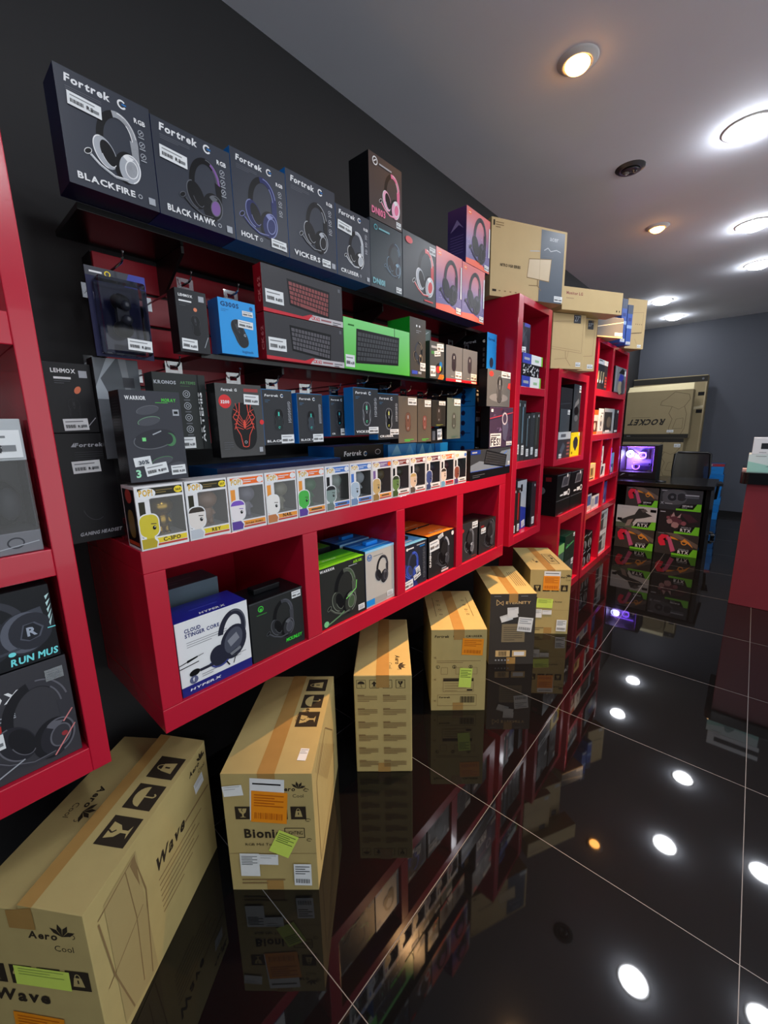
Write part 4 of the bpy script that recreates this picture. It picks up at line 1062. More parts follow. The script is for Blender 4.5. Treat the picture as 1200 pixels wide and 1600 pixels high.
mb, F, done = wb('headset_box', 'black headset box right in the fourth low cabinet cell', 'headset box', CX, 2.066, 2.268, .7355, .930, .16, ink(42, 42, 44), side=BLK2)
f = F['front']; f.rect(.1, .8, .28, .86, ink(140, 40, 40)); art_headset(f, .62, .5, .6, band=ink(60, 60, 64), cup=BLK2, pad=BLK2, hi=MID, mic=True); f.ring(.72, .66, .2, .3, .03, MID, -60, 80); f.rect(.68, .06, .92, .08, ink(140, 60, 50))
o = done(); f.sticker(o, .1, .62, .27, .16)

# ---------------------------------------------------------------- cells of the left cabinet
o = empty('headset_box', 'windowed headset box with a pale header in the upper left cell', 'headset box', (-1.11, -.08, 1.2275), math.pi / 2)
W, D, H = .235, .12, .272
PALE = ink(176, 182, 186); FOOT = ink(112, 114, 120)
mb = MB()
mb.box((0, 0, 0), (W, D, .045), FOOT); mb.box((0, 0, .19), (W, D, H), PALE); mb.box((0, D - .004, .045), (W, D, .19), ink(52, 50, 54)); mb.box((0, 0, .045), (.003, D - .004, .19), GRY); mb.box((W - .003, .02, .045), (W, D - .004, .19), GRY)
f = Face(mb, (0, 0, 0), (1, 0, 0), (0, 0, 1), (0, -1, 0), W, H)
for k in range(3): f.ring(.82 - .2 * k, .085, .06, .05, .012, GRY)
f.line([(.5, .02), (.98, .08)], .008, LGT)
mb.build('carton', o, .0015)
mb = MB()
mb.tube([(.06 + .115 * (1 - math.cos(math.pi * k / 12)) * .5 * 1.0 + .0, .06, .12 + .06 * math.sin(math.pi * k / 12)) for k in range(13)], .012, BLKM, 10)
mb.ball((.06, .06, .10), (.03, .03, .045), BLKM, 18, 12); mb.ball((.185, .055, .10), (.036, .034, .05), BLKM, 20, 14); mb.ball((.196, .035, .10), (.022, .02, .034), GRY, 18, 12)
mb.tube([(.17, .04, .07), (.12, .02, .06), (.08, .015, .062)], .004, BLKM); mb.build('headset', o)
mb = MB(); mb.face([(0, .001, .045), (W, .001, .045), (W, .001, .19), (0, .001, .19)], clear_plastic('thin_window_plastic', (230, 230, 234), .06)); mb.build('clear_window', o)
f.k = 30; f.sticker(o, .50, .72, .48, .2, 0)
mb, F, done = wb('headset_box', 'black headset box with turquoise lettering in the lower left cell', 'headset box', -1.115, -.13, .150, .982, 1.150, .13, ink(30, 32, 36), side=BLK2, top=ink(50, 50, 54))
f = F['front']; X = .07
f.ring(.50 + X, .55, .27, .245, .05, ink(58, 60, 68), 0, 180); f.poly([(.745 + X, .70), (.86 + X, .73), (.875 + X, .55), (.76 + X, .52)], ink(70, 74, 84)); f.ell(.52 + X, .42, .16, .17, ink(46, 48, 55), 8); f.ring(.52 + X, .42, .16, .17, .015, ink(80, 84, 96), 90, 270, rot=8)
f.ell(.735 + X, .43, .15, .17, ink(46, 48, 56), -10); f.ell(.745 + X, .44, .14, .16, ink(92, 96, 108), -10); f.ell(.78 + X, .44, .13, .145, ink(48, 50, 58), -10); f.poly([(.71 + X, .36), (.74 + X, .54), (.81 + X, .55), (.86 + X, .46), (.83 + X, .34), (.76 + X, .31)], ink(84, 88, 100)); f.poly([(.72 + X, .37), (.747 + X, .53), (.80 + X, .54), (.847 + X, .455), (.82 + X, .35), (.765 + X, .32)], ink(38, 40, 46))
f.text('R', .755 + X, .38, ink(160, 170, 186), w=.06); f.line([(.7 + X, .25), (.45 + X, .2), (.2 + X, .3)], .02, ink(66, 70, 80))
TQ = ink(120, 230, 235)
for x_, y_, r_ in ((.48, .66, .025), (.44, .52, .03), (.72, .2, .022), (.4, .6, .02)): f.ell(x_, y_, r_, r_ * .8, TQ)
for k in range(5): f.poly([(.965, .85 - .09 * k), (.995, .88 - .07 * k), (.97, .80 - .09 * k)], ink(190, 225, 225))
f.line([(.95, .42), (1, .42)], .008, TQ); f.text('RUN MUS', .70, .05, TQ, w=.285, h=.052, shear=.12)
o = done()
mb, F, done = wb('headset_box', 'dark grey headset box under the one with turquoise lettering, lower left cell', 'headset box', -1.112, -.20, .156, .7355, .9805, .14, ink(60, 60, 65), side=BLK2)
f = F['front']; f.text('LEHMOX', .36, .735, WHT, w=.40, h=.06, shear=.1); f.text('HEADPHONE', .47, .58, LGT, w=.25, h=.028); f.rect(.5, .46, .66, .55, ink(180, 50, 50))
art_headset(f, .80, .46, .42, band=ink(58, 58, 64), cup=ink(44, 44, 50), pad=ink(34, 34, 38), hi=ink(100, 100, 108), mic=True); f.ell(.925, .24, .016, .016, ink(150, 50, 56)); f.line([(.86, .06), (.985, .30)], .008, ink(210, 130, 130)); f.line([(.93, .36), (.985, .46)], .008, ink(210, 130, 130)); f.line([(.5, .02), (.72, .16)], .008, LGT)
o = done(); f.sticker(o, .55, .34, .1, .14); f.sticker(o, .885, .80, .09, .11, name='seal_sticker', m=SILV, label='silver seal sticker', bar=False)

# ---------------------------------------------------------------- tall narrow cabinet
TXX = -1.12
mb, F, done = wb('card_package', 'clear dark package leaning in the top cell of the tall narrow cabinet', 'accessory package', -1.16, 2.56, 2.76, 1.902, 2.09, .03, ink(40, 42, 54), side=BLK2)
f = F['front']; f.poly([(.5, .88), (.95, .9), (.95, 1), (.55, 1)], ink(60, 70, 170)); f.ell(.4, .6, .16, .2, ink(70, 74, 88)); f.ell(.65, .4, .14, .2, ink(60, 62, 74)); f.line([(.2, .3), (.7, .8)], .02, MID); o = done(); f.sticker(o, .2, .0, .5, .22, 4)
def slim(y0, y1, z0, z1, label, kind):
    mb, F, done = wb('component_box', label, 'component box', TXX, y0, y1, z0, z1, .22, WHT if kind == 1 else BLK2, side=GRY)
    f = F['front']
    if kind == 1:
        f.rect(0, 0, .42, 1, ink(50, 66, 170)); f.rect(.08, .35, .34, .6, LGT); f.rect(.6, .3, .8, .55, ink(150, 190, 150)); f.rect(.93, 0, 1, 1, ink(120, 200, 60))
    else:
        random.seed(5)
        for k in range(46):
            x_, y_ = random.random() * .9, random.random() * .8
            f.poly([(x_, y_), (x_ + .05, y_ + .02), (x_ + .06, y_ + .16), (x_ + .01, y_ + .12)], random.choice([WHT, LGT, GRY]))
    done()
slim(2.565, 2.87, 1.6975, 1.765, 'blue and white flat box at the bottom of the tall cabinet top cell', 1)
slim(2.57, 2.84, 1.766, 1.84, 'black and white speckled box between two blue and white boxes', 2)
slim(2.565, 2.885, 1.841, 1.90, 'blue and white flat box lying on the speckled box', 1)
def upright(y0, y1, h, c, label, stick, z=1.2365, c2=None, X=TXX, d=.14):
    mb, F, done = wb('keyboard_box', label, 'keyboard box', X, y0, y1, z, z + h, d, c, side=BLK2, group='boxes standing on end in the tall cabinet')
    f = F['front']
    if c2: f.rect(.3, .3, .5, .9, c2)
    f.rect(.6, .9, .8, .95, LGT)
    o = done(); f.sticker(o, .3, stick, .5, .16, bar=False)
upright(2.515, 2.58, .38, ink(60, 66, 68), 'grey box standing on end, leftmost in the middle cell', .12)
upright(2.584, 2.655, .378, ink(48, 52, 56), 'tall dark box standing on end, second in the middle cell', .1, c2=ink(100, 130, 150))
upright(2.659, 2.735, .30, ink(44, 46, 48), 'shorter dark box standing on end, third in the middle cell', .08, c2=ink(90, 110, 120))
upright(2.738, 2.81, .305, ink(52, 56, 60), 'shorter dark box standing on end, fourth in the middle cell', .1)
upright(2.813, 2.897, .31, ink(48, 52, 50), 'dark box with a blue cap standing on end, rightmost in the middle cell', .04, c2=ink(70, 80, 76))
upright(2.515, 2.575, .31, ink(40, 34, 34), 'black and red box standing on end, left in the bottom cell', .04, z=.7525, c2=REDP)
upright(2.58, 2.64, .305, ink(44, 36, 36), 'black and red box standing on end, second in the bottom cell', .05, z=.7525, c2=REDP)
mb, F, done = wb('keyboard_box', 'silver and blue box standing on end in the bottom cell', 'keyboard box', -1.15, 2.65, 2.80, .7525, 1.095, .12, ink(170, 176, 184), side=GRY)
f = F['front']; f.poly([(0, 0), (1, 0), (1, .42), (0, .52)], ink(40, 56, 150)); f.rect(.35, .78, .55, .92, BLK2); o = done(); f.sticker(o, .6, .02, .35, .14, 10, bar=False)
upright(2.815, 2.895, .32, ink(36, 38, 44), 'black box standing on end, right of the silver and blue one', .06, z=.7525)

# ---------------------------------------------------------------- single-cell cabinet
def comp(name, label, y0, y1, z0, z1, c, X=TXX, d=.2, deco=None, st=None, side=None, cat='component box'):
    mb, F, done = wb(name, label, cat, X, y0, y1, z0, z1, d, c, side=side or BLK2)
    if deco: deco(F['front'], F)
    o = done()
    if st: F['front'].sticker(o, *st)
    return o
def d_tall(f, F): f.lines(.1, .9, .4, 2, .03, MID); f.poly([(.15, .5), (.8, .62), (.7, .72), (.3, .62)], ink(110, 116, 122)); f.ell(.5, .45, .3, .2, BLK2); f.ell(.5, .3, .25, .14, ink(90, 96, 104))
comp('component_box', 'tall dark box at the right in the single-cell cabinet', 3.57, 3.75, 1.395, 1.775, ink(56, 62, 68), deco=d_tall, st=(.72, .84, .26, .14))
comp('component_box', 'dark grey box on the white headed box, single-cell cabinet', 3.29, 3.51, 1.405, 1.578, ink(66, 72, 78), deco=lambda f, F: f.lines(.1, .88, .3, 1, .03, MID), st=(.74, .76, .24, .2))
comp('component_box', 'near black box on top of the dark grey box, single-cell cabinet', 3.28, 3.54, 1.579, 1.735, ink(40, 40, 44), deco=lambda f, F: f.line([(0, .2), (.9, .3)], .02, GRY))
def d_wt(f, F):
    f.rect(0, .72, 1, 1, ink(190, 196, 200)); f.rect(.2, .8, .6, .92, MID); f.poly([(.15, .3), (.4, .6), (.6, .45), (.35, .15)], ink(80, 86, 96))
    for k in range(4): f.rect(.72, .1 + .14 * k, .95, .18 + .14 * k, ink(150, 90, 80))
comp('component_box', 'white headed dark box at lower left in the single-cell cabinet', 3.275, 3.56, 1.2005, 1.404, ink(56, 54, 58), deco=d_wt, st=(.12, .02, .2, .16))
def d_yel(f, F): f.poly([(.25, .62), (.4, .8), (.65, .82), (.82, .66), (.8, .45), (.55, .2), (.3, .42)], ink(52, 56, 64)); f.ell(.54, .6, .18, .16, ink(40, 44, 50)); f.lines(.08, .9, .3, 1, .03, ink(150, 130, 10)); f.rect(.1, .1, .25, .2, ink(150, 130, 10)); f.rect(.85, .85, .97, .98, WHT)
comp('component_box', 'bright yellow box with a black gadget in the single-cell cabinet', 3.575, 3.80, 1.2005, 1.393, YEL, deco=d_yel, side=YEL)
def d_psu(f, F):
    f.poly([(.3, .5), (.42, .88), (.9, .92), (.8, .5)], ink(96, 96, 104)); f.poly([(.38, .55), (.47, .82), (.8, .85), (.74, .55)], ink(60, 60, 68)); f.ell(.72, .9, .04, .05, WHT)
    f.rect(.25, .18, .45, .24, WHT); f.rect(.5, .16, .75, .3, WHT); f.ring(.86, .24, .09, .08, .03, WHT); f.line([(.02, .03), (.98, .03)], .012, MID); f.line([(.02, .97), (.98, .97)], .012, MID)
    l = F['left']; l.ell(.6, .4, .1, .1, MID); l.ell(.4, .55, .08, .14, GRY); l.rect(.7, .75, .85, .9, ink(110, 30, 36))
comp('power_supply_box', 'upper left of four black component boxes on the low green-box cabinet', 3.32, 3.655, .852, 1.072, BLK2, d=.3, deco=d_psu)
comp('power_supply_box', 'upper right of four black component boxes on the low green-box cabinet', 3.66, 3.99, .852, 1.068, BLK2, d=.3, deco=d_psu)
def d_psl(f, F): f.rect(.2, .06, .5, .12, MID); F['left'].ell(.45, .6, .1, .12, MID)
comp('power_supply_box', 'lower left of four black component boxes on the low green-box cabinet', 3.32, 3.655, .7385, .851, BLK2, d=.3, deco=d_psl)
comp('power_supply_box', 'lower right of four black component boxes on the low green-box cabinet', 3.66, 3.99, .7385, .851, BLK2, d=.3, deco=lambda f, F: f.rect(.2, .08, .4, .12, GRY))
def d_grn(f, F): f.poly([(.1, .5), (.9, .62), (.9, .68), (.1, .58)], ink(70, 150, 90)); f.ring(.25, .6, .06, .06, .02, ink(100, 190, 120)); f.lines(.2, .2, .5, 1, .03, MID)
DG = ink(22, 66, 48)
comp('component_box', 'dark green box upright in the low floor cabinet', 3.62, 3.88, .272, .508, ink(34, 48, 42), deco=d_grn, side=DG, st=(.8, .84, .16, .14))
comp('component_box', 'pale green topped box at left in the low floor cabinet', 3.41, 3.60, .0705, .46, ink(70, 96, 84), deco=lambda f, F: f.rect(0, .8, 1, 1, ink(130, 190, 110)), side=DG)
comp('component_box', 'grey box under the dark green box, low floor cabinet', 3.61, 3.88, .0705, .271, ink(62, 70, 68), deco=lambda f, F: f.line([(.1, .3), (.9, .8)], .04, MID), st=(.75, .7, .2, .28))

# ---------------------------------------------------------------- large cabinet by the desk
def d_ram(f, F):
    f.rect(0, .84, 1, 1, ink(200, 206, 212)); f.lines(.2, .94, .5, 1, .03, MID, .03)
    for k in range(3): f.poly([(.15 + .2 * k, .28), (.27 + .2 * k, .3), (.31 + .2 * k, .62), (.19 + .2 * k, .6)], ink(150, 140, 110)); f.ell(.2 + .2 * k, .28, .04, .04, WHT)
    for k in range(4): f.rect(.8, .1 + .1 * k, .95, .17 + .1 * k, ink(170, 70, 60))
comp('component_box', 'dark box with pale header in the top left cell by the desk', 4.12, 4.50, 1.7655, 2.03, ink(40, 42, 48), deco=d_ram)
def d_bag(f, F): f.poly([(.3, .45), (.75, .42), (.8, .7), (.45, .75)], ink(44, 52, 150)); f.poly([(.3, .75), (.6, .98), (.85, .9), (.8, .75)], BLK2); f.ell(.5, .2, .2, .14, ink(150, 140, 120)); f.ell(.75, .25, .16, .16, ink(60, 60, 70)); f.rect(.82, .7, .94, .9, WHT); f.line([(.08, .05), (.12, .95)], .04, LGT)
comp('toy_package', 'clear package with a blue and black item, top right cell by the desk', 4.66, 5.12, 1.7655, 2.01, ink(110, 112, 118), X=-1.09, d=.12, deco=d_bag, cat='toy package')
comp('component_box', 'white box with an orange top, leftmost in the wide cell', 4.12, 4.315, 1.3605, 1.585, ink(216, 206, 198), deco=lambda f, F: (f.rect(0, .8, 1, 1, ink(210, 100, 40)), f.rect(.1, .1, .9, .56, ink(90, 60, 50)), f.ell(.5, .34, .16, .18, ink(210, 190, 170)), f.rect(.1, .02, .9, .12, ORG)), side=ORG)
comp('component_box', 'narrow white box with a black oval, second in the wide cell', 4.32, 4.495, 1.3605, 1.60, WHT, deco=lambda f, F: (f.ring(.55, .45, .22, .4, .06, BLK2), f.ell(.55, .42, .1, .16, GRY), f.rect(.5, .8, .9, .84, MID), f.rect(0, 0, 1, .12, ink(230, 150, 140))))
comp('component_box', 'grey framed box with a dark window, third in the wide cell', 4.51, 4.90, 1.3605, 1.605, ink(160, 166, 172), deco=lambda f, F: (f.rect(.03, .1, .78, .86, ink(44, 44, 46)), f.ell(.5, .45, .22, .14, ink(90, 84, 76)), f.rect(.2, .06, .6, .14, WHT)))
comp('component_box', 'black box at the right end of the wide cell', 4.93, 5.08, 1.3605, 1.60, ink(40, 42, 48), st=(.6, .86, .3, .1), deco=lambda f, F: f.rect(.1, .04, .8, .12, WHT))
comp('component_box', 'small cream and yellow box in the left of three small cells', 4.13, 4.36, .9355, 1.09, ink(232, 205, 150), deco=lambda f, F: (f.rect(.25, .2, .75, .75, ink(190, 150, 80)), f.rect(.4, .3, .6, .7, ink(96, 80, 60)), f.rect(.2, .05, .8, .12, BLK2)), side=ink(232, 190, 110))
comp('component_box', 'white box with black picture in the middle small cell, underneath another', 4.49, 4.71, .9355, 1.058, WHT, deco=lambda f, F: f.poly([(.3, .1), (.6, .2), (.75, .8), (.4, .85)], GRY))
comp('component_box', 'tall white box standing on another in the middle small cell', 4.50, 4.605, 1.0595, 1.24, WHT, d=.12, deco=lambda f, F: (f.ell(.5, .62, .2, .3, ink(150, 150, 150)), f.rect(.3, .1, .7, .2, MID)))
comp('component_box', 'pale blue box in the right small cell', 4.86, 5.05, .9355, 1.15, ink(110, 170, 205), deco=lambda f, F: (f.rect(.1, .0, .9, .45, ink(60, 80, 110)), f.rect(.5, .05, .7, .3, WHT)))
comp('component_box', 'white and blue box, left of two alike on the lower shelf by the desk', 4.12, 4.31, .6305, .80, ink(220, 216, 214), deco=lambda f, F: (f.rect(.1, .35, .9, .9, ink(70, 90, 150)), f.rect(.1, .1, .9, .3, ink(225, 180, 160))))
comp('component_box', 'white and blue box, right of two alike on the lower shelf by the desk', 4.325, 4.575, .6305, .765, ink(224, 222, 224), deco=lambda f, F: (f.rect(.45, .25, .92, .85, ink(90, 110, 160)), f.rect(.05, .2, .35, .8, LGT)))
comp('component_box', 'purple blue box in the cell right of the white and blue boxes', 4.68, 4.86, .6305, .86, ink(58, 62, 130), deco=lambda f, F: (f.poly([(.1, .5), (.6, .8), (.9, .6), (.4, .3)], ink(90, 96, 160)), f.rect(.1, .05, .6, .2, LGT)))
def d_head(f, F): f.ell(.5, .35, .34, .3, LGT); f.poly([(.3, .1), (.7, .1), (.62, .6), (.38, .6)], ink(60, 54, 54)); f.line([(.1, .85), (.8, .95)], .05, LGT)
for lab, (a, b), (c, d) in (('lower left of four small black boxes with pale pictures, bottom cell', (4.13, 4.29), (.0705, .23)), ('lower right of four small black boxes with pale pictures, bottom cell', (4.295, 4.455), (.0705, .23)),
                            ('upper left of four small black boxes with pale pictures, bottom cell', (4.13, 4.29), (.231, .40)), ('upper right of four small black boxes with pale pictures, bottom cell', (4.295, 4.455), (.231, .40))):
    comp('component_box', lab, a, b, c, d, BLK2, deco=d_head, d=.15)
def d_sq(f, F): f.rect(.1, .1, .9, .9, ink(150, 152, 150)); f.rect(.2, .15, .5, .85, GRY); f.rect(.55, .2, .85, .8, ink(196, 198, 196)); f.line([(.15, .6), (.85, .7)], .03, WHT)
comp('component_box', 'lower of two square white boxes in the bottom right cell', 4.68, 5.0, .0705, .30, WHT, deco=d_sq, d=.1)
comp('component_box', 'upper of two square white boxes in the bottom right cell', 4.68, 5.0, .301, .545, WHT, deco=d_sq, d=.1)

# ---------------------------------------------------------------- cartons on the floor
def carton(x, y, yaw, W, D, H, label, body=CARD, frontm=None, tape=True, tapefront=.12):
    mb = MB()
    mb.box((0, 0, 0), (W, D, H), body, front=frontm or body)
    F = {'front': Face(mb, (0, 0, 0), (1, 0, 0), (0, 0, 1), (0, -1, 0), W, H),
         'left': Face(mb, (0, D, 0), (0, -1, 0), (0, 0, 1), (-1, 0, 0), D, H),
         'right': Face(mb, (W, 0, 0), (0, 1, 0), (0, 0, 1), (1, 0, 0), D, H),
         'top': Face(mb, (0, 0, H), (1, 0, 0), (0, 1, 0), (0, 0, 1), W, D),
         'topl': Face(mb, (0, D, H), (0, -1, 0), (1, 0, 0), (0, 0, 1), D, W)}   # reads from the left side
    def done():
        o = mb.build('cardboard_carton', None, .004, (x, y, 0), math.radians(yaw))
        tag(o, label, 'carton', 'shipping cartons on the floor')
        if tape:
            t = MB(); e = .0011; w = .027
            q = [(-e, H - tapefront * H), (-e, H + e), (D + e, H + e), (D + e, H * .85)]
            t.mesh([(W / 2 + sx * w, a, b) for a, b in q for sx in (-1, 1)], [(0, 1, 3, 2), (2, 3, 5, 4), (4, 5, 7, 6)], TAPE)
            t.build('packing_tape', o)
            t = MB(); t.face([(W / 2 - w, -e, 0.002), (W / 2 + w, -e, 0.002), (W / 2 + w, -e, .1 * H), (W / 2 - w, -e, .1 * H)], TAPE); t.build('packing_tape', o)
        return o
    return mb, F, done
def paper(f, o, x, y, w, h, rot, m, name, label, rows=5, bar=True, ink_=None):
    mb = MB(); c, d = math.cos(math.radians(rot)), math.sin(math.radians(rot)); W, H = w * f.w, h * f.h
    p = f.o + f.u * (x * f.w) + f.v * (y * f.h) + f.n * (.0016 + .0008 * getattr(f, 'pp', 0)); f.pp = getattr(f, 'pp', 0) + 1; u = f.u * c + f.v * d; v = f.v * c - f.u * d
    mb.face([p, p + u * W, p + u * W + v * H, p + v * H], m)
    g = Face(mb, p, u, v, f.n, W, H); g.k = 2; k = ink_ or STK
    for i in range(rows): g.rect(.08, .86 - i * .42 / rows, .9 - .25 * (i % 2), .86 - i * .42 / rows + .035, k)
    if bar:
        for i in range(16): g.rect(.1 + i * .05, .12, .1 + i * .05 + (.03 if i % 3 == 0 else .016), .32, k)
    ob = mb.build(name, o); ob['label'] = label
    return ob
OR_P = mat('orange_delivery_paper', (238, 146, 24), 0.45)
LM_P = mat('lime_paper_slip', (205, 228, 96), 0.6)
def aero(f, x, y, w, m, rot=0):
    c, d = math.cos(math.radians(rot)), math.sin(math.radians(rot)); k = f.w / f.h
    P = lambda a, b: (x + (a * c - b * d) * w, y + (a * d + b * c) * w * k)
    f.text('Aero', *P(0, .1), m, w=w * .62, rot=rot, shear=.15); f.text('Cool', *P(.52, -.18), m, w=w * .40, rot=rot, bold=False)
    for a in (20, 60, 100, 140):
        q = math.radians(a)
        f.poly([P(.74, .2), P(.74 + .18 * math.cos(q + .3), .22 + .18 * math.sin(q + .3)), P(.74 + .3 * math.cos(q), .22 + .3 * math.sin(q)), P(.74 + .18 * math.cos(q - .3), .22 + .18 * math.sin(q - .3))], m)
    f.ring(*P(.95, .22), .06 * w, .06 * w, .015 * w, m, -90, 180, rot=rot)

# 1 nearest
mb, F, done = carton(-1.203, -.088, 36.1, .287, .514, .442, 'nearest large cardboard carton at the lower left, printed Wave on its side', tape=False)
f = F['front']; aero(f, .50, .80, .40, CINK2 if 0 else CINK); pictos(f, .02, .50, .20, 4, CARD, CINK, 1.22, (0, 1, 2, 3)); f.text('Wave', .06, .38, CINK, w=.5, h=.12, shear=.15)
r = F['right']; r.text('Wave', .42, .60, CINK, w=.28, h=.075, shear=.3); r.rect(.71, .62, .98, .635, CINK2)
for k in range(7): r.rect(.44, .53 - .042 * k, .44 + (.44, .36, .40, .33, .38, .30, .2)[k], .53 - .042 * k + .009, CINK2)
aero(r, .80, .86, .18, CINK)
r.poly([(.10, .9), (.32, .94), (.34, .02), (.10, .06)], ink(162, 143, 94, .7)); r.line([(.06, .86), (.30, .92), (.345, .62), (.30, .05)], .008, CINK2); r.line([(.06, .84), (.09, .45), (.16, .06)], .008, CINK2); r.line([(.05, .42), (.31, .56)], .006, CINK2); r.line([(.24, .9), (.26, .55), (.24, .1)], .006, CINK2); r.poly([(.27, .9), (.31, .93), (.31, .7)], CINK2)
t = F['topl']; aero(t, .38, .22, .22, CINK)
W_, D_, H_, E_ = .287, .514, .442, .016      # the right flap stands a little open along the middle seam
xs = W_ * .47
mb.mesh([(xs, -.001, H_ + E_), (W_, -.001, H_ + .001), (W_, D_, H_ + .001), (xs, D_, H_ + E_), (xs, -.001, H_), (xs, D_, H_), (W_, -.001, H_)],
        [(0, 1, 2, 3), (0, 3, 5, 4), (0, 4, 6, 1)], CARD)
sl = Vector((-(W_ - xs), 0, E_ - .001)).normalized(); nn = Vector((0, 1, 0)).cross(sl)
for k in range(3):
    g = Face(mb, (0, 0, 0), (0, 1, 0), sl, nn, .08, .08); g.o = Vector((W_, .514 * (.28 + .20 * k), H_ + .001)) + sl * .014; g.k = 3
    pictos(g, 0, 0, 1, 1, CARD, CINK, kinds=((0, 1, 3)[k],))
o = done()
tp = MB(); q0 = Vector((xs + .002, -.002, H_ + E_ + .0006)); dr = -sl
tp.mesh([q0, q0 + dr * .034, q0 + dr * .034 + Vector((0, D_, 0)), q0 + Vector((0, D_, 0)), (xs - .03, -.0022, H_ - .05), (xs + .034, -.0022, H_ - .05), (xs + .034, -.0022, H_ + .012), (xs - .03, -.0022, H_ - .001)], [(0, 1, 2, 3), (4, 5, 6, 7)], TAPE)
tp.build('packing_tape', o)
paper(f, o, .30, .50, .48, .13, -2, LM_P, 'lime_label', 'lime green paper slip', 3, False, ink(150, 170, 80))
paper(f, o, .18, .10, .45, .20, -4, OR_P, 'orange_label', 'orange delivery paper', 4, True, ink(190, 100, 20))
paper(r, o, .84, .70, .10, .09, 8, PAPER, 'white_label', 'small white paper label', 3, False)
# 2
mb, F, done = carton(-1.100, .463, 40.5, .280, .500, .443, 'large cardboard carton with orange and lime papers, second nearest, standing under the low red cabinet')
f = F['front']; aero(f, .62, .84, .30, CINK); pictos(f, .12, .625, .17, 4, CARD, CINK, 1.22, (0, 1, 2, 3)); f.text('Bionic', .20, .47, CINK, w=.42, h=.115); f.line([(.66, .47), (.88, .47), (.88, .55), (.66, .55), (.66, .47)], .008, CINK); f.text('LIGHTING', .68, .495, CINK, w=.18, h=.05, bold=False); f.text('RGB Mid Tower', .20, .40, CINK, w=.40, h=.035, bold=False); f.line([(0, .33), (1, .33)], .004, CINK2)
f.lines(.12, .09, .5, 2, .03, CINK2, .02)
for a, b in ((.93, .87), (.93, .62), (.93, .45)): f.ring(a, b, .03, .02, .006, CINK, 0, 300)
r = F['right']
for k in range(10): r.line([(.1 + .04 * k, .9 - .05 * k), (.3 + .06 * k, .95 - .06 * k)], .01, CINK2)
r.line([(.12, .1), (.12, .8), (.5, .9), (.8, .6), (.8, .1), (.12, .1)], .008, CINK2)
t = F['topl']; aero(t, .36, .70, .20, CINK)
for k in range(3):
    g = Face(mb, (.280 * .93, .5 * (.40 + .20 * k), .443), (0, 1, 0), (-1, 0, 0), (0, 0, 1), .078, .078); g.k = 3
    pictos(g, 0, 0, 1, 1, CARD, CINK, kinds=((0, 1, 3)[k],))
o = done()
paper(f, o, .28, .62, .38, .35, -4, PAPER, 'delivery_label', 'white delivery label under an orange paper', 1, False, BLK2)
p = paper(f, o, .29, .61, .40, .26, -5, OR_P, 'orange_label', 'orange delivery paper', 5, True, ink(190, 100, 20))
paper(f, o, .46, .36, .24, .20, -26, LM_P, 'lime_label', 'lime green paper slip', 5, False, ink(110, 130, 60))
paper(f, o, .02, .82, .22, .085, 6, PAPER, 'white_label', 'white paper label', 2, False)
paper(f, o, .12, .14, .22, .20, -1, PAPER, 'white_label', 'white paper label', 6, False)
paper(f, o, .34, .245, .22, .09, -2, PAPER, 'white_label', 'white paper label', 2, False)
paper(f, o, .73, .06, .20, .19, -1, PAPER, 'barcode_label', 'white barcode label', 4, True, BLK2)
paper(F['top'], o, .80, .10, .10, .10, -4, PAPER, 'white_label', 'small white paper label', 3, False)
# 3
mb, F, done = carton(-1.125, 1.057, 40.7, .241, .506, .466, 'slim cardboard carton with a row of four symbols and text columns, no paper labels')
f = F['front']; pictos(f, .05, .875, .155, 4, CINK, None, 1.46, (1, 2, 3, 0))
for r_ in range(6):
    for c_ in range(2):
        f.lines(.06 + .44 * c_, .79 - .135 * r_, .34 + .06 * c_, 4, .016, CINK2, .014)
        f.rect(.06 + .44 * c_, .80 - .135 * r_, .18 + .44 * c_, .81 - .135 * r_, CINK2)
t = F['topl']; aero(t, .70, .68, .22, CINK); t.text('Aero One', .30, .40, ink(120, 92, 56, .7), w=.5, h=.07)
done()
# 4
mb, F, done = carton(-1.108, 1.592, 40.7, .281, .499, .460, 'cardboard carton with orange and lime papers and three numbered diagrams')
f = F['front']; f.text('Fortrek', .06, .905, CINK, w=.26, h=.05, shear=.15); logo_g(f, .43, .92, .035, CINK, CINK); f.text('CRUISER', .62, .91, CINK, w=.3, h=.035)
f.lines(.1, .62, .8, 2, .02, CINK2, .01)
for k in range(3):
    f.ring(.12 + .30 * k, .55, .035, .035, .008, CINK); f.text(str(k + 1), .107 + .30 * k, .537, CINK, h=.04); f.line([(.18 + .27 * k, .46), (.3 + .27 * k, .46), (.3 + .27 * k, .54), (.18 + .27 * k, .54), (.18 + .27 * k, .46)], .006, CINK2)
f.rect(.22, .37, .78, .41, CINK); f.line([(.22, .24), (.78, .24), (.78, .4), (.22, .4), (.22, .24)], .006, CINK2); f.lines(.25, .34, .4, 4, .03, CINK2, .008); f.rect(.66, .25, .76, .27, CINK)
f.line([(.12, .06), (.84, .06), (.84, .2), (.12, .2), (.12, .06)], .006, CINK2); f.text('Fortrek', .15, .16, CINK, w=.2, h=.03, shear=.15)
for i in range(14): f.rect(.54 + .019 * i, .10, .54 + .019 * i + (.012 if i % 3 else .007), .18, CINK)
for k in range(3): f.text('<', .05, .65 - .27 * k, CINK2, h=.05)
t = F['top']
for s_ in (.2, .72):
    t.lines(s_, .42, .14, 1, .02, CINK2); 
    for k in range(4): t.ring(s_ + .05, .35 + .12 * k, .03, .03, .01, CINK)
    t.line([(s_ - .05 if s_ < .5 else s_ + .14, .3), (s_ - .05 if s_ < .5 else s_ + .14, .8)], .008, CINK)
o = done()
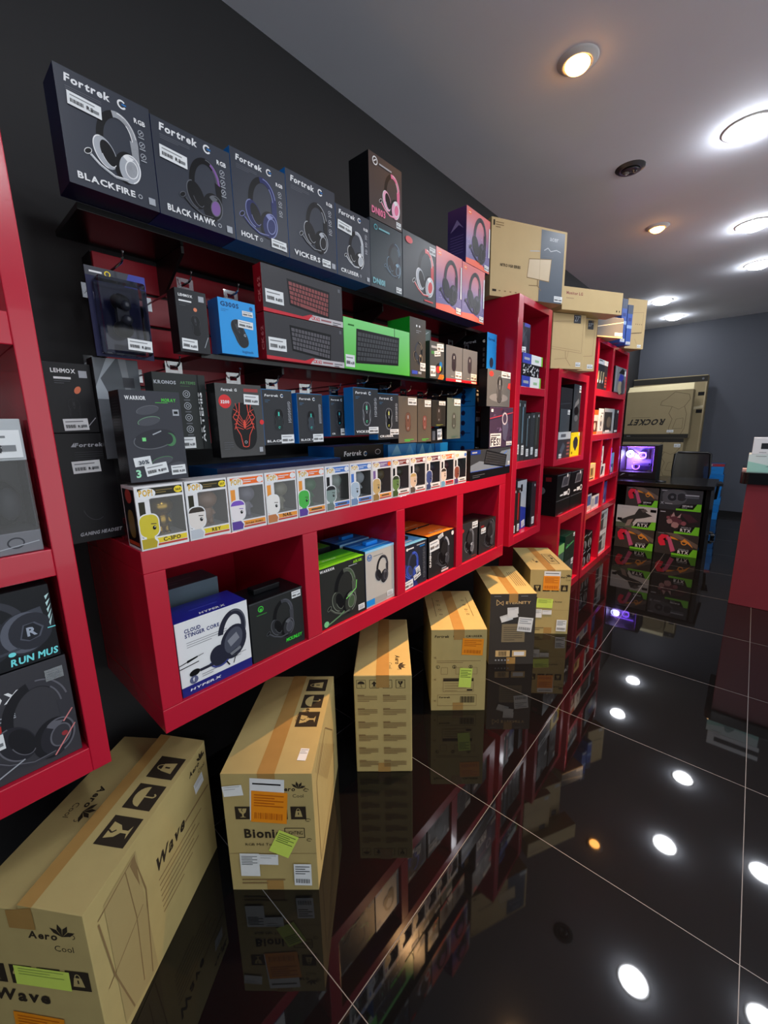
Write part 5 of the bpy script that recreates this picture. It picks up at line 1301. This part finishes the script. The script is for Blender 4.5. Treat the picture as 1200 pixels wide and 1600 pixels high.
paper(f, o, .55, .70, .38, .20, -3, OR_P, 'orange_label', 'orange delivery paper', 4, True, ink(190, 100, 20))
paper(f, o, .50, .30, .23, .24, -4, LM_P, 'lime_label', 'lime green paper slip', 5, False, ink(110, 130, 60))
# 5
BKC = mat('black_printed_carton', (52, 48, 44), 0.55, noise=.05)
mb, F, done = carton(-1.082, 2.176, 40.6, .278, .503, .468, 'cardboard carton with a black printed front and torn white papers', frontm=BKC)
f = F['front']; KR = ink(206, 176, 122); f.text('ETERNITY', .34, .86, KR, w=.54, h=.06, bold=True); f.line([(.14, .84), (.14, .92), (.28, .84), (.28, .9), (.14, .84)], .012, KR); f.lines(.08, .965, .25, 1, .02, LGT); f.lines(.66, .965, .25, 1, .02, LGT)
f.rect(.27, .32, .78, .58, ink(130, 118, 92)); f.lines(.31, .53, .42, 7, .03, BKC, .01); f.rect(.15, .11, .47, .20, KR); f.rect(.52, .11, .83, .20, KR); f.rect(.56, .125, .79, .18, WHT)
for i in range(10): f.rect(.22 + i * .018, .12, .23 + i * .018, .19, BKC)
for i in range(5): f.ell(.16 + .07 * i, .06, .018, .018, LGT)
t = F['topl']
for k in range(5): t.rect(.25, .70 + .05 * k, .75, .712 + .05 * k, CINK)
o = done()
paper(f, o, .60, .48, .32, .20, -6, PAPER, 'barcode_label', 'white barcode label', 3, True, ink(90, 100, 110))
paper(f, o, .26, .60, .26, .09, 18, PAPER, 'torn_paper', 'torn white paper', 1, False)
paper(f, o, .38, .72, .24, .09, 3, PAPER, 'torn_paper', 'torn white paper', 2, False)
paper(f, o, .40, .655, .22, .07, 12, PAPER, 'torn_paper', 'torn white paper', 0, False)
# 6
mb, F, done = carton(-1.055, 2.712, 37.1, .277, .533, .479, 'farthest cardboard carton of the floor row, with orange and lime papers near its top edge')
f = F['front']; aero(f, .74, .86, .26, CINK); pictos(f, .10, .67, .17, 4, CARD, CINK, 1.3, (0, 1, 2, 3)); f.text('Mid Tower', .52, .50, CINK, w=.3, h=.03); f.rect(.14, .48, .2, .58, CINK); f.line([(0, .38), (1, .38)], .004, CINK2); f.lines(.15, .09, .25, 2, .03, CINK2, .02)
t = F['topl']; aero(t, .55, .22, .16, CINK)
t.line([(.33, .62), (.75, .62), (.75, .86), (.33, .86), (.33, .62)], .01, CINK); t.text('VIRTUS', .37, .68, CINK, w=.34, h=.07) if False else [pictos(t, .36 + .12 * k, .68, .09, 1, CINK, None, kinds=((0, 1, 3)[k],)) for k in range(3)]
o = done()
paper(f, o, .33, .72, .40, .26, -1, PAPER, 'delivery_label', 'white delivery label under an orange paper', 1, False, BLK2)
paper(f, o, .32, .69, .40, .22, -1, OR_P, 'orange_label', 'orange delivery paper', 5, True, ink(190, 100, 20))
paper(f, o, .18, .42, .40, .145, -3, LM_P, 'lime_label', 'lime green paper slip', 4, False, ink(110, 130, 60))
paper(f, o, .12, .26, .21, .13, -1, PAPER, 'white_label', 'white paper label', 4, False)
paper(f, o, .34, .31, .23, .07, 0, PAPER, 'white_label', 'white paper label', 2, False)
paper(f, o, .70, .05, .25, .18, -2, PAPER, 'barcode_label', 'white barcode label', 4, True, BLK2)

# ---------------------------------------------------------------- monitor cartons on the cabinets
def mon(x, y, z, yaw, W, D, H, label, body=CARD2, frontm=None):
    return fbox('monitor_carton', label, 'monitor carton', (x, y, z), W, D, H, frontm or body, side=body, yaw=yaw, group='monitor cartons on top of the cabinets', bevel=.003)
SLATE = ink(78, 88, 100); KL = ink(150, 122, 86)
mb, F, done = mon(-1.246, 2.359, 2.203, 1.127, .563, .14, .406, 'widest monitor carton with a slate panel, on top of the tall narrow cabinet')
f = F['front']; f.rect(.64, .0, .97, .97, SLATE); f.text('acer', .76, .84, LGT, w=.12, bold=False); f.line([(.5, .66), (.63, .68)], .008, LGT); f.line([(.69, .70), (.74, .74), (.78, .7), (.86, .73), (.92, .71)], .008, LGT); f.lines(.68, .62, .24, 1, .02, MID, .004)
f.poly([(.47, .30), (.78, .28), (.80, .60), (.49, .56)], CINK2); f.poly([(.476, .31), (.774, .292), (.793, .59), (.496, .55)], ink(200, 180, 146)); f.line([(.62, .29), (.62, .20)], .012, CINK2); f.line([(.50, .20), (.62, .21), (.67, .15)], .008, CINK2); f.line([(.64, .0), (.64, .97)], .003, KL)
f.text('NITRO VG0 SERIES', .12, .40, CINK, w=.26, h=.026); f.rect(.02, .90, .04, .97, CINK); f.lines(.05, .94, .1, 3, .03, CINK2, .008)
f.rect(.03, .06, .08, .09, CINK)
for k in range(4): f.lines(.11 + .07 * k, .07, .04, 1, .02, CINK2, .01)
o = done(); f.sticker(o, .86, .02, .12, .08)
m27 = []
def d27(x, y, W, label, full=True):
    mb, F, done = mon(x, y, 1.8555, 1.079, W, .058 if full else .13, .372, label)
    f = F['front']
    f.rect(W and (1 - .15 / W * .9 if False else .62), .84, .84, .99, GRY) if full else None
    if full:
        f.text('27"', .655, .875, LGT, w=.16, h=.12, bold=False)
        f.line([(0, .84), (.62, .88)], .008, KL); f.line([(.93, .92), (.92, .30), (0, .36)], .008, KL); f.line([(.88, .34), (0, .40)], .006, KL); f.line([(.42, .33), (.44, .2), (.60, .06)], .012, KL); f.line([(.52, .34), (.48, .2), (.1, .17)], .008, KL)
    else:
        f.rect(.80, .80, .92, .97, GRY); f.text('27"', .81, .86, LGT, w=.10); f.line([(.95, .9), (.94, .3), (.72, .28)], .006, KL)
    f.lines(.88, .95, .08, 2, .02, KL, .006)
    o = done(); f.sticker(o, .76 if full else .84, .05, .15 if full else .12, .08)
d27(-1.151, 3.113, .297, 'monitor carton with a 27 inch mark in front, on the single-cell cabinet')
u = (math.cos(1.079), math.sin(1.079))
d27(-.985 - .46 * u[0], 3.569 - .46 * u[1], .46, 'second 27 inch monitor carton just behind the front one', False)
LGG = banded('kraft_print', [(0, (200, 164, 118)), (1, (204, 168, 122))])
mb, F, done = mon(-1.088, 3.088, 2.231, 1.081, .549, .14, .146, 'long monitor carton lying on the two 27 inch cartons')
f = F['front']; f.text('Monitor LG', .06, .68, ink(130, 50, 40), w=.26, h=.032, bold=True); f.lines(.06, .5, .2, 1, .06, KL, .008); f.rect(.9, .1, .92, .18, CINK); f.rect(.95, .1, .965, .18, CINK)
done()
mb, F, done = mon(-1.108, 4.022, 2.189, 1.101, .30, .14, .163, 'dark fronted monitor carton on the large cabinet by the desk', frontm=ink(84, 86, 88))
f = F['front']; f.line([(0, .5), (1, .8)], .02, ink(200, 190, 160)); f.rect(0, 0, 1, .06, CARD2); o = done(); f.sticker(o, .68, .1, .3, .16)
for (x, y, yw, W, H, lab) in ((-1.033, 4.463, 1.233, .078, .372, 'narrow blue monitor carton, left of two on the large cabinet'), (-1.030, 4.666, 1.133, .070, .357, 'narrow blue monitor carton, right of two on the large cabinet')):
    mb, F, done = mon(x, y, 2.189, yw, W, .14, H, lab, body=ink(60, 92, 170))
    f = F['front']; f.rect(0, .78, 1, 1, ink(80, 90, 110)); f.rect(0, .42, 1, .50, ink(150, 180, 225)); f.rect(.2, .6, .8, .68, ink(40, 60, 130)); o = done(); f.sticker(o, .1, .02, .8, .07, bar=False)
mb, F, done = mon(-1.077, 4.855, 2.189, 1.087, .26, .14, .462, 'tall kraft monitor carton at the far end of the cabinet tops')
f = F['front']; f.line([(.3, .72), (.86, .75), (.84, .33), (.3, .30)], .012, KL); f.line([(.3, .31), (.84, .34)], .02, CINK)
for k in range(4): f.ell(.5 + .1 * k, .5, .016, .016, CINK)
f.line([(.5, .2), (.62, .1)], .014, KL); o = done(); f.sticker(o, .66, .03, .2, .06)

# ---------------------------------------------------------------- graphics card boxes by the desk
GG = ink(120, 210, 50)
def gpu(x0, x1, z0, z1, label, c, art, rtx=True):
    mb, F, done = fbox('graphics_card_box', label, 'graphics card box', (x0, 5.47, z0), x1 - x0, .10, z1 - z0, c, side=BLK2, yaw=0, group='graphics card boxes by the desk')
    f = F['front']; art(f)
    f.poly([(.42, 0), (1, 0), (1, .36), (.56, .30), (.47, .10)], ink(24, 24, 24)); f.rect(.42, 0, 1, .085, GG); f.poly([(.82, .085), (1, .085), (1, .36), (.90, .36)], GG)
    if rtx: f.text('GEFORCE', .57, .27, LGT, w=.24, h=.03); f.text('RTX', .56, .11, WHT, w=.25, h=.085)
    else: f.text('GEFORCE', .56, .2, WHT, w=.24, h=.04); f.text('GTX', .56, .12, LGT, w=.12, h=.03)
    done()
def a_red(f):
    f.poly([(.2, 1), (.5, 1), (1, .6), (1, .4)], ink(110, 96, 88)); f.lines(.05, .95, .25, 1, .02, LGT)
    f.poly([(.06, .72), (.14, .9), (.3, .88), (.34, .7), (.22, .62), (.26, .4), (.14, .35), (.08, .5)], ink(225, 40, 66)); f.poly([(.26, .84), (.36, .8), (.50, .2), (.40, .12)], ink(200, 90, 130)); f.poly([(.34, .86), (.46, .8), (.6, .66), (.75, .62), (.9, .42), (.8, .66), (.68, .8), (.62, .68), (.48, .72), (.38, .74)], ink(226, 146, 50)); f.ring(.68, .62, .07, .07, .025, ink(226, 150, 60)); f.poly([(.18, .66), (.24, .76), (.28, .58)], BLK2)
    f.lines(.06, .1, .3, 1, .02, GRY)
def a_white(f):
    f.rect(.0, .0, 1, 1, ink(206, 204, 200)); f.rect(0, 0, .45, .22, ink(96, 104, 84)); f.poly([(.08, .3), (.3, .5), (.46, .62), (.55, .9), (.68, .92), (.74, .74), (.9, .62), (.7, .5), (.5, .42), (.42, .2), (.2, .18)], ink(56, 56, 54)); f.poly([(.6, .86), (.72, .9), (.78, .8), (.66, .74)], ink(96, 90, 86)); f.poly([(.3, .35), (.44, .42), (.36, .1), (.24, .06)], ink(150, 130, 120)); f.rect(.03, .3, .15, .42, BLK2); f.rect(.84, .78, .98, .9, BLK2); f.text('GALAX', .12, .88, MID, w=.3, h=.03) if False else f.lines(.12, .88, .35, 1, .02, LGT)
def a_robot(f):
    f.poly([(.5, .9), (.75, .86), (.95, .6), (.75, .5)], ink(70, 44, 52)); f.rect(.03, .88, .16, .92, LGT)
    for x_, y_, r_ in ((.38, .62, .12), (.28, .5, .08), (.5, .5, .1), (.33, .75, .06), (.62, .46, .07), (.24, .66, .05), (.42, .36, .1)): f.poly(egg(f, x_, y_, r_, r_ * .9, 40 * x_ * 10, 7), random.choice([ink(140, 80, 90), ink(96, 56, 66), ink(170, 130, 130)]))
    f.poly([(.3, .7), (.36, .92), (.4, .74)], ink(180, 150, 150)); f.poly([(.45, .7), (.54, .88), (.52, .68)], ink(180, 150, 150))
def a_grey(f):
    f.rect(.03, .90, .2, .94, LGT); f.poly(egg(f, .35, .62, .32, .22, 6), ink(86, 88, 92)); f.ell(.3, .62, .13, .13, ink(44, 46, 50)); f.ell(.52, .64, .13, .13, ink(50, 52, 56)); f.ring(.3, .62, .13, .13, .015, MID); f.ring(.52, .64, .13, .13, .015, MID); f.ell(.3, .62, .04, .04, MID)
    f.rect(.6, .72, .92, .78, LGT); f.rect(.6, .62, .92, .68, MID); f.text('X', .03, .26, LGT, w=.08); f.lines(.14, .28, .3, 1, .02, LGT, .02)
random.seed(9)
gpu(-1.125, -.728, .001, .247, 'graphics card box with red and orange art, bottom of the left stack', ink(70, 62, 58), a_red)
gpu(-.712, -.318, .001, .247, 'graphics card box with red and orange art, bottom of the right stack', ink(60, 56, 54), a_red)
gpu(-1.128, -.724, .2485, .512, 'white graphics card box in the middle of the left stack', ink(206, 204, 200), a_white)
gpu(-.706, -.325, .2485, .508, 'dark graphics card box with a pinkish robot shape, middle of the right stack', ink(44, 40, 42), a_robot)
gpu(-1.050, -.728, .5135, .735, 'graphics card box with red and orange art on top of the white one', ink(66, 62, 60), a_red, False)
gpu(-.714, -.333, .5095, .738, 'dark grey graphics card box showing a fan card, top of the right stack', ink(58, 60, 64), a_grey, False)

# ---------------------------------------------------------------- on and behind the desk
o = empty('computer_case', 'black computer case with a purple lit glass side on the desk', 'computer', (-1.225, 5.80, .7955))
W, D, H = .40, .30, .40
mb = MB()
mb.box((0, D - .01, 0), (W, D, H), BLKM); mb.box((0, 0, 0), (W, D, .075), BLKM); mb.box((0, 0, H - .018), (W, D, H), BLKM); mb.box((0, 0, .075), (.018, D, H - .018), BLKM); mb.box((W - .04, 0, .075), (W, D, H - .018), BLKM)
f = Face(mb, (0, 0, 0), (1, 0, 0), (0, 0, 1), (0, -1, 0), W, H)
f.poly([(.06, .06), (.2, .14), (.12, .13)], LGT); f.lines(.3, .1, .2, 2, .03, MID, .01); mb.build('case_shell', o, .002)
PUR = mat('purple_led_glow', (150, 110, 255), .4, noise=0, emit=7, emit_rgb=(150, 90, 255)); CYN = mat('pale_blue_led_glow', (190, 220, 255), .4, noise=0, emit=16, emit_rgb=(200, 200, 255))
mb = MB(); mb.box((.03, D - .02, .08), (W - .05, D - .011, H - .03), ink(120, 104, 170)); mb.box((.12, .12, .15), (W - .10, .22, .175), ink(96, 80, 140)); mb.box((.17, D - .09, .22), (.25, D - .02, .31), ink(120, 100, 160)); mb.box((.30, D - .06, .1), (.345, D - .02, .36), ink(52, 50, 100)); mb.ball((.075, D - .06, .29), (.03, .012, .035), CYN, 16, 10)  # purple of the LED light is put into the part colours
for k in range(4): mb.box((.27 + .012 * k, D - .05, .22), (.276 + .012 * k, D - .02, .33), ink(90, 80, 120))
mb.tube([(.17, D - .08, .27), (.1, D - .1, .33), (.05, D - .06, .34)], .006, BLKM); mb.build('internal_parts', o)
for (x, z, m) in ((.075, .28, CYN), (.21, .265, PUR), (.15, .13, PUR)):
    mb = MB(); V = []; n = 24
    for k in range(n):
        a = 2 * math.pi * k / n
        for rr in (.034, .044): V.append((x + rr * math.cos(a), D - .105, z + rr * math.sin(a)))
    mb.mesh(V, [(2 * k, 2 * k + 1, (2 * k + 3) % (2 * n), (2 * k + 2) % (2 * n)) for k in range(n)], m); mb.box((x - .012, D - .104, z - .012), (x + .012, D - .1, z + .012), GRY)
    mb.build('lit_fan_ring', o)
mb = MB(); mb.box((.02, D - .03, H - .035), (W - .05, D - .02, H - .03), PUR); mb.box((W - .046, .03, .09), (W - .043, .06, H - .04), PUR); mb.build('led_strip', o)
mb = MB(); mb.box((.0175, -.004, .0755), (W - .0395, -.001, H - .0185), CLEAR); mb.build('glass_panel', o)
L = bpy.data.lights.new('case_led', 'POINT'); L.energy = 15.0; L.color = (.55, .35, 1.0); L.shadow_soft_size = .03
lo = bpy.data.objects.new('case_led', L); COL.objects.link(lo); lo.parent = o; lo.location = (.12, .10, .24)
mb = MB(); mb.lathe([(.0001, 0), (.05, 0), (.045, .008), (.0001, .014)], BLKM); tag(mb.build('desk_puck', None, 0, (-.74, 5.62, .7955)), 'small flat black disc on the desk beside the computer', 'desk accessory')

def chairbox(x, y, z, W, D, H, yaw, label, txt=True, dark=True, flip=True):
    KD = mat('dull_kraft_cardboard', (150, 136, 104), .75, noise=.08, nscale=8, spec=.2)
    mb, F, done = fbox('chair_carton', label, 'carton', (x, y, z), W, D, H, KD, side=KD, yaw=yaw, bevel=.006)
    f = F['front']; DK = ink(44, 42, 38, .7); LN = ink(104, 92, 68, .7)
    if txt:
        f.text('ROCKET', .64, .40, DK, w=.56, h=.10, rot=180 if flip else 0, shear=.35); f.k += 1; f.text('ROCKET', .642, .402, DK, w=.56, h=.10, rot=180 if flip else 0, shear=.35)
        P = [(.62, .82), (.74, .96), (.95, .9), (.97, .80), (.90, .66), (.94, .5), (.93, .2), (.88, .06), (.74, .06), (.70, .2), (.74, .4), (.68, .52), (.72, .66), (.54, .7), (.56, .78), (.62, .82)]
        f.line(P, .008, LN); f.line([(.76, .2), (.80, .4), (.9, .42), (.9, .2), (.76, .2)], .006, LN); f.line([(.72, .66), (.82, .6), (.9, .66)], .006, LN); f.lines(.1, .44, .5, 1, .02, LN, .006)
    return mb, F, done, f, DK, LN
mb, F, done, f, DK, LN = chairbox(-1.58, 7.62, 1.222, .84, .34, .70, 0.02, 'upper kraft carton with upside-down ROCKET lettering at the far end')
f.rect(0, -.0, 1, .085, DK); f.lines(.05, .035, .1, 1, .02, LGT, .006)
o = done(); f.sticker(o, .68, .12, .1, .05)
mb = MB()
CRM = mat('pale_carton_flap', (206, 192, 150), .75)
mb.face([(0, .01, .701), (.84, .01, .701), (.83, .10, .80), (.01, .10, .78)], CRM); mb.face([(.84, .1, .80), (.0, .1, .78), (0, .1, .701), (.84, .1, .701)], CRM)
mb.build('open_flap', o)
mb, F, done, f, DK, LN = chairbox(-1.58, 7.60, .612, .80, .34, .609, 0, 'lower kraft carton under the upside-down lettered one')
f.rect(0, .90, 1, 1, DK)
o = done(); f.sticker(o, .86, .78, .1, .08)
mb, F, done, f, DK, LN = chairbox(-1.58, 7.60, .001, .80, .34, .61, 0, 'bottom kraft carton of the far stack, hidden behind the desk', txt=False)
done()
mb, F, done, f, DK, LN = chairbox(-1.59, 8.02, .001, .97, .22, 2.14, 0, 'tall kraft carton leaning behind the lettered cartons at the far wall', txt=False)
f.rect(0, .955, 1, .995, DK); f.ell(.94, .975, .015, .015, MID)
for z_ in (.86, .74): f.rect(.90, z_, .98, z_ + .025, BLK2)
f.line([(.975, .02), (.985, .95)], .01, ink(176, 160, 126, .7))
o = done()
t = MB(); t.face([(.8, -.004, 1.63), (.955, -.004, 1.66), (.955, -.004, 1.70), (.8, -.004, 1.67)], mat('clear_tape', (190, 180, 150), .2)); t.build('packing_tape', o)

for k in range(8):
    h = .098
    if k == 7: c, lab = ink(150, 50, 60), 'thin red and white box on top of the blue boxes behind the desk'
    else: c, lab = (BLU if k % 2 else ink(30, 120, 195)), 'blue box in the stack beyond the desk, number %s from the floor' % ('one', 'two', 'three', 'four', 'five', 'six', 'seven')[k]
    mb, F, done = fbox('component_box', lab, 'component box', (-.52 + .006 * (k % 3), 7.86, .001 + k * .114), .24, .2, .112 if k < 7 else .04, c, side=ink(22, 80, 140), yaw=0, group='blue boxes stacked beyond the desk')
    f = F['front']; f.lines(.2, .5, .4, 2, .2, ink(20, 70, 130), .02)
    if k == 7: f.rect(.1, .2, .4, .8, LGT)
    done()

# ---------------------------------------------------------------- on the counter
mb, F, done = fbox('component_box', 'white and pale teal box on the counter, under a white one', 'component box', (-.015, 4.26, 1.0755), .34, .22, .135, ink(200, 216, 216), side=ink(176, 190, 192), yaw=0)
f = F['front']; f.poly([(.0, .0), (1, 0), (1, .5), (.5, .3), (0, .6)], ink(150, 200, 190)); f.ell(.42, .45, .07, .1, ink(130, 160, 160)); f.poly([(.3, .3), (.5, .55), (.56, .3)], ink(110, 140, 140)); f.lines(.12, .88, .3, 1, .02, MID, .01); done()
mb, F, done = fbox('component_box', 'white box with a black window on the counter, on the teal one', 'component box', (.0, 4.26, 1.2115), .34, .2, .122, ink(216, 220, 224), side=ink(180, 184, 190), yaw=0)
f = F['front']; f.rect(.14, .32, 1, .68, ink(40, 44, 48)); f.lines(.12, .1, .2, 1, .02, MID, .01); done()
mb, F, done = fbox('card_packet', 'small pink and white packet at the counter corner', 'packet', (-.04, 4.30, 1.0755), .03, .05, .02, ink(220, 190, 195), yaw=0, bevel=.001); done()
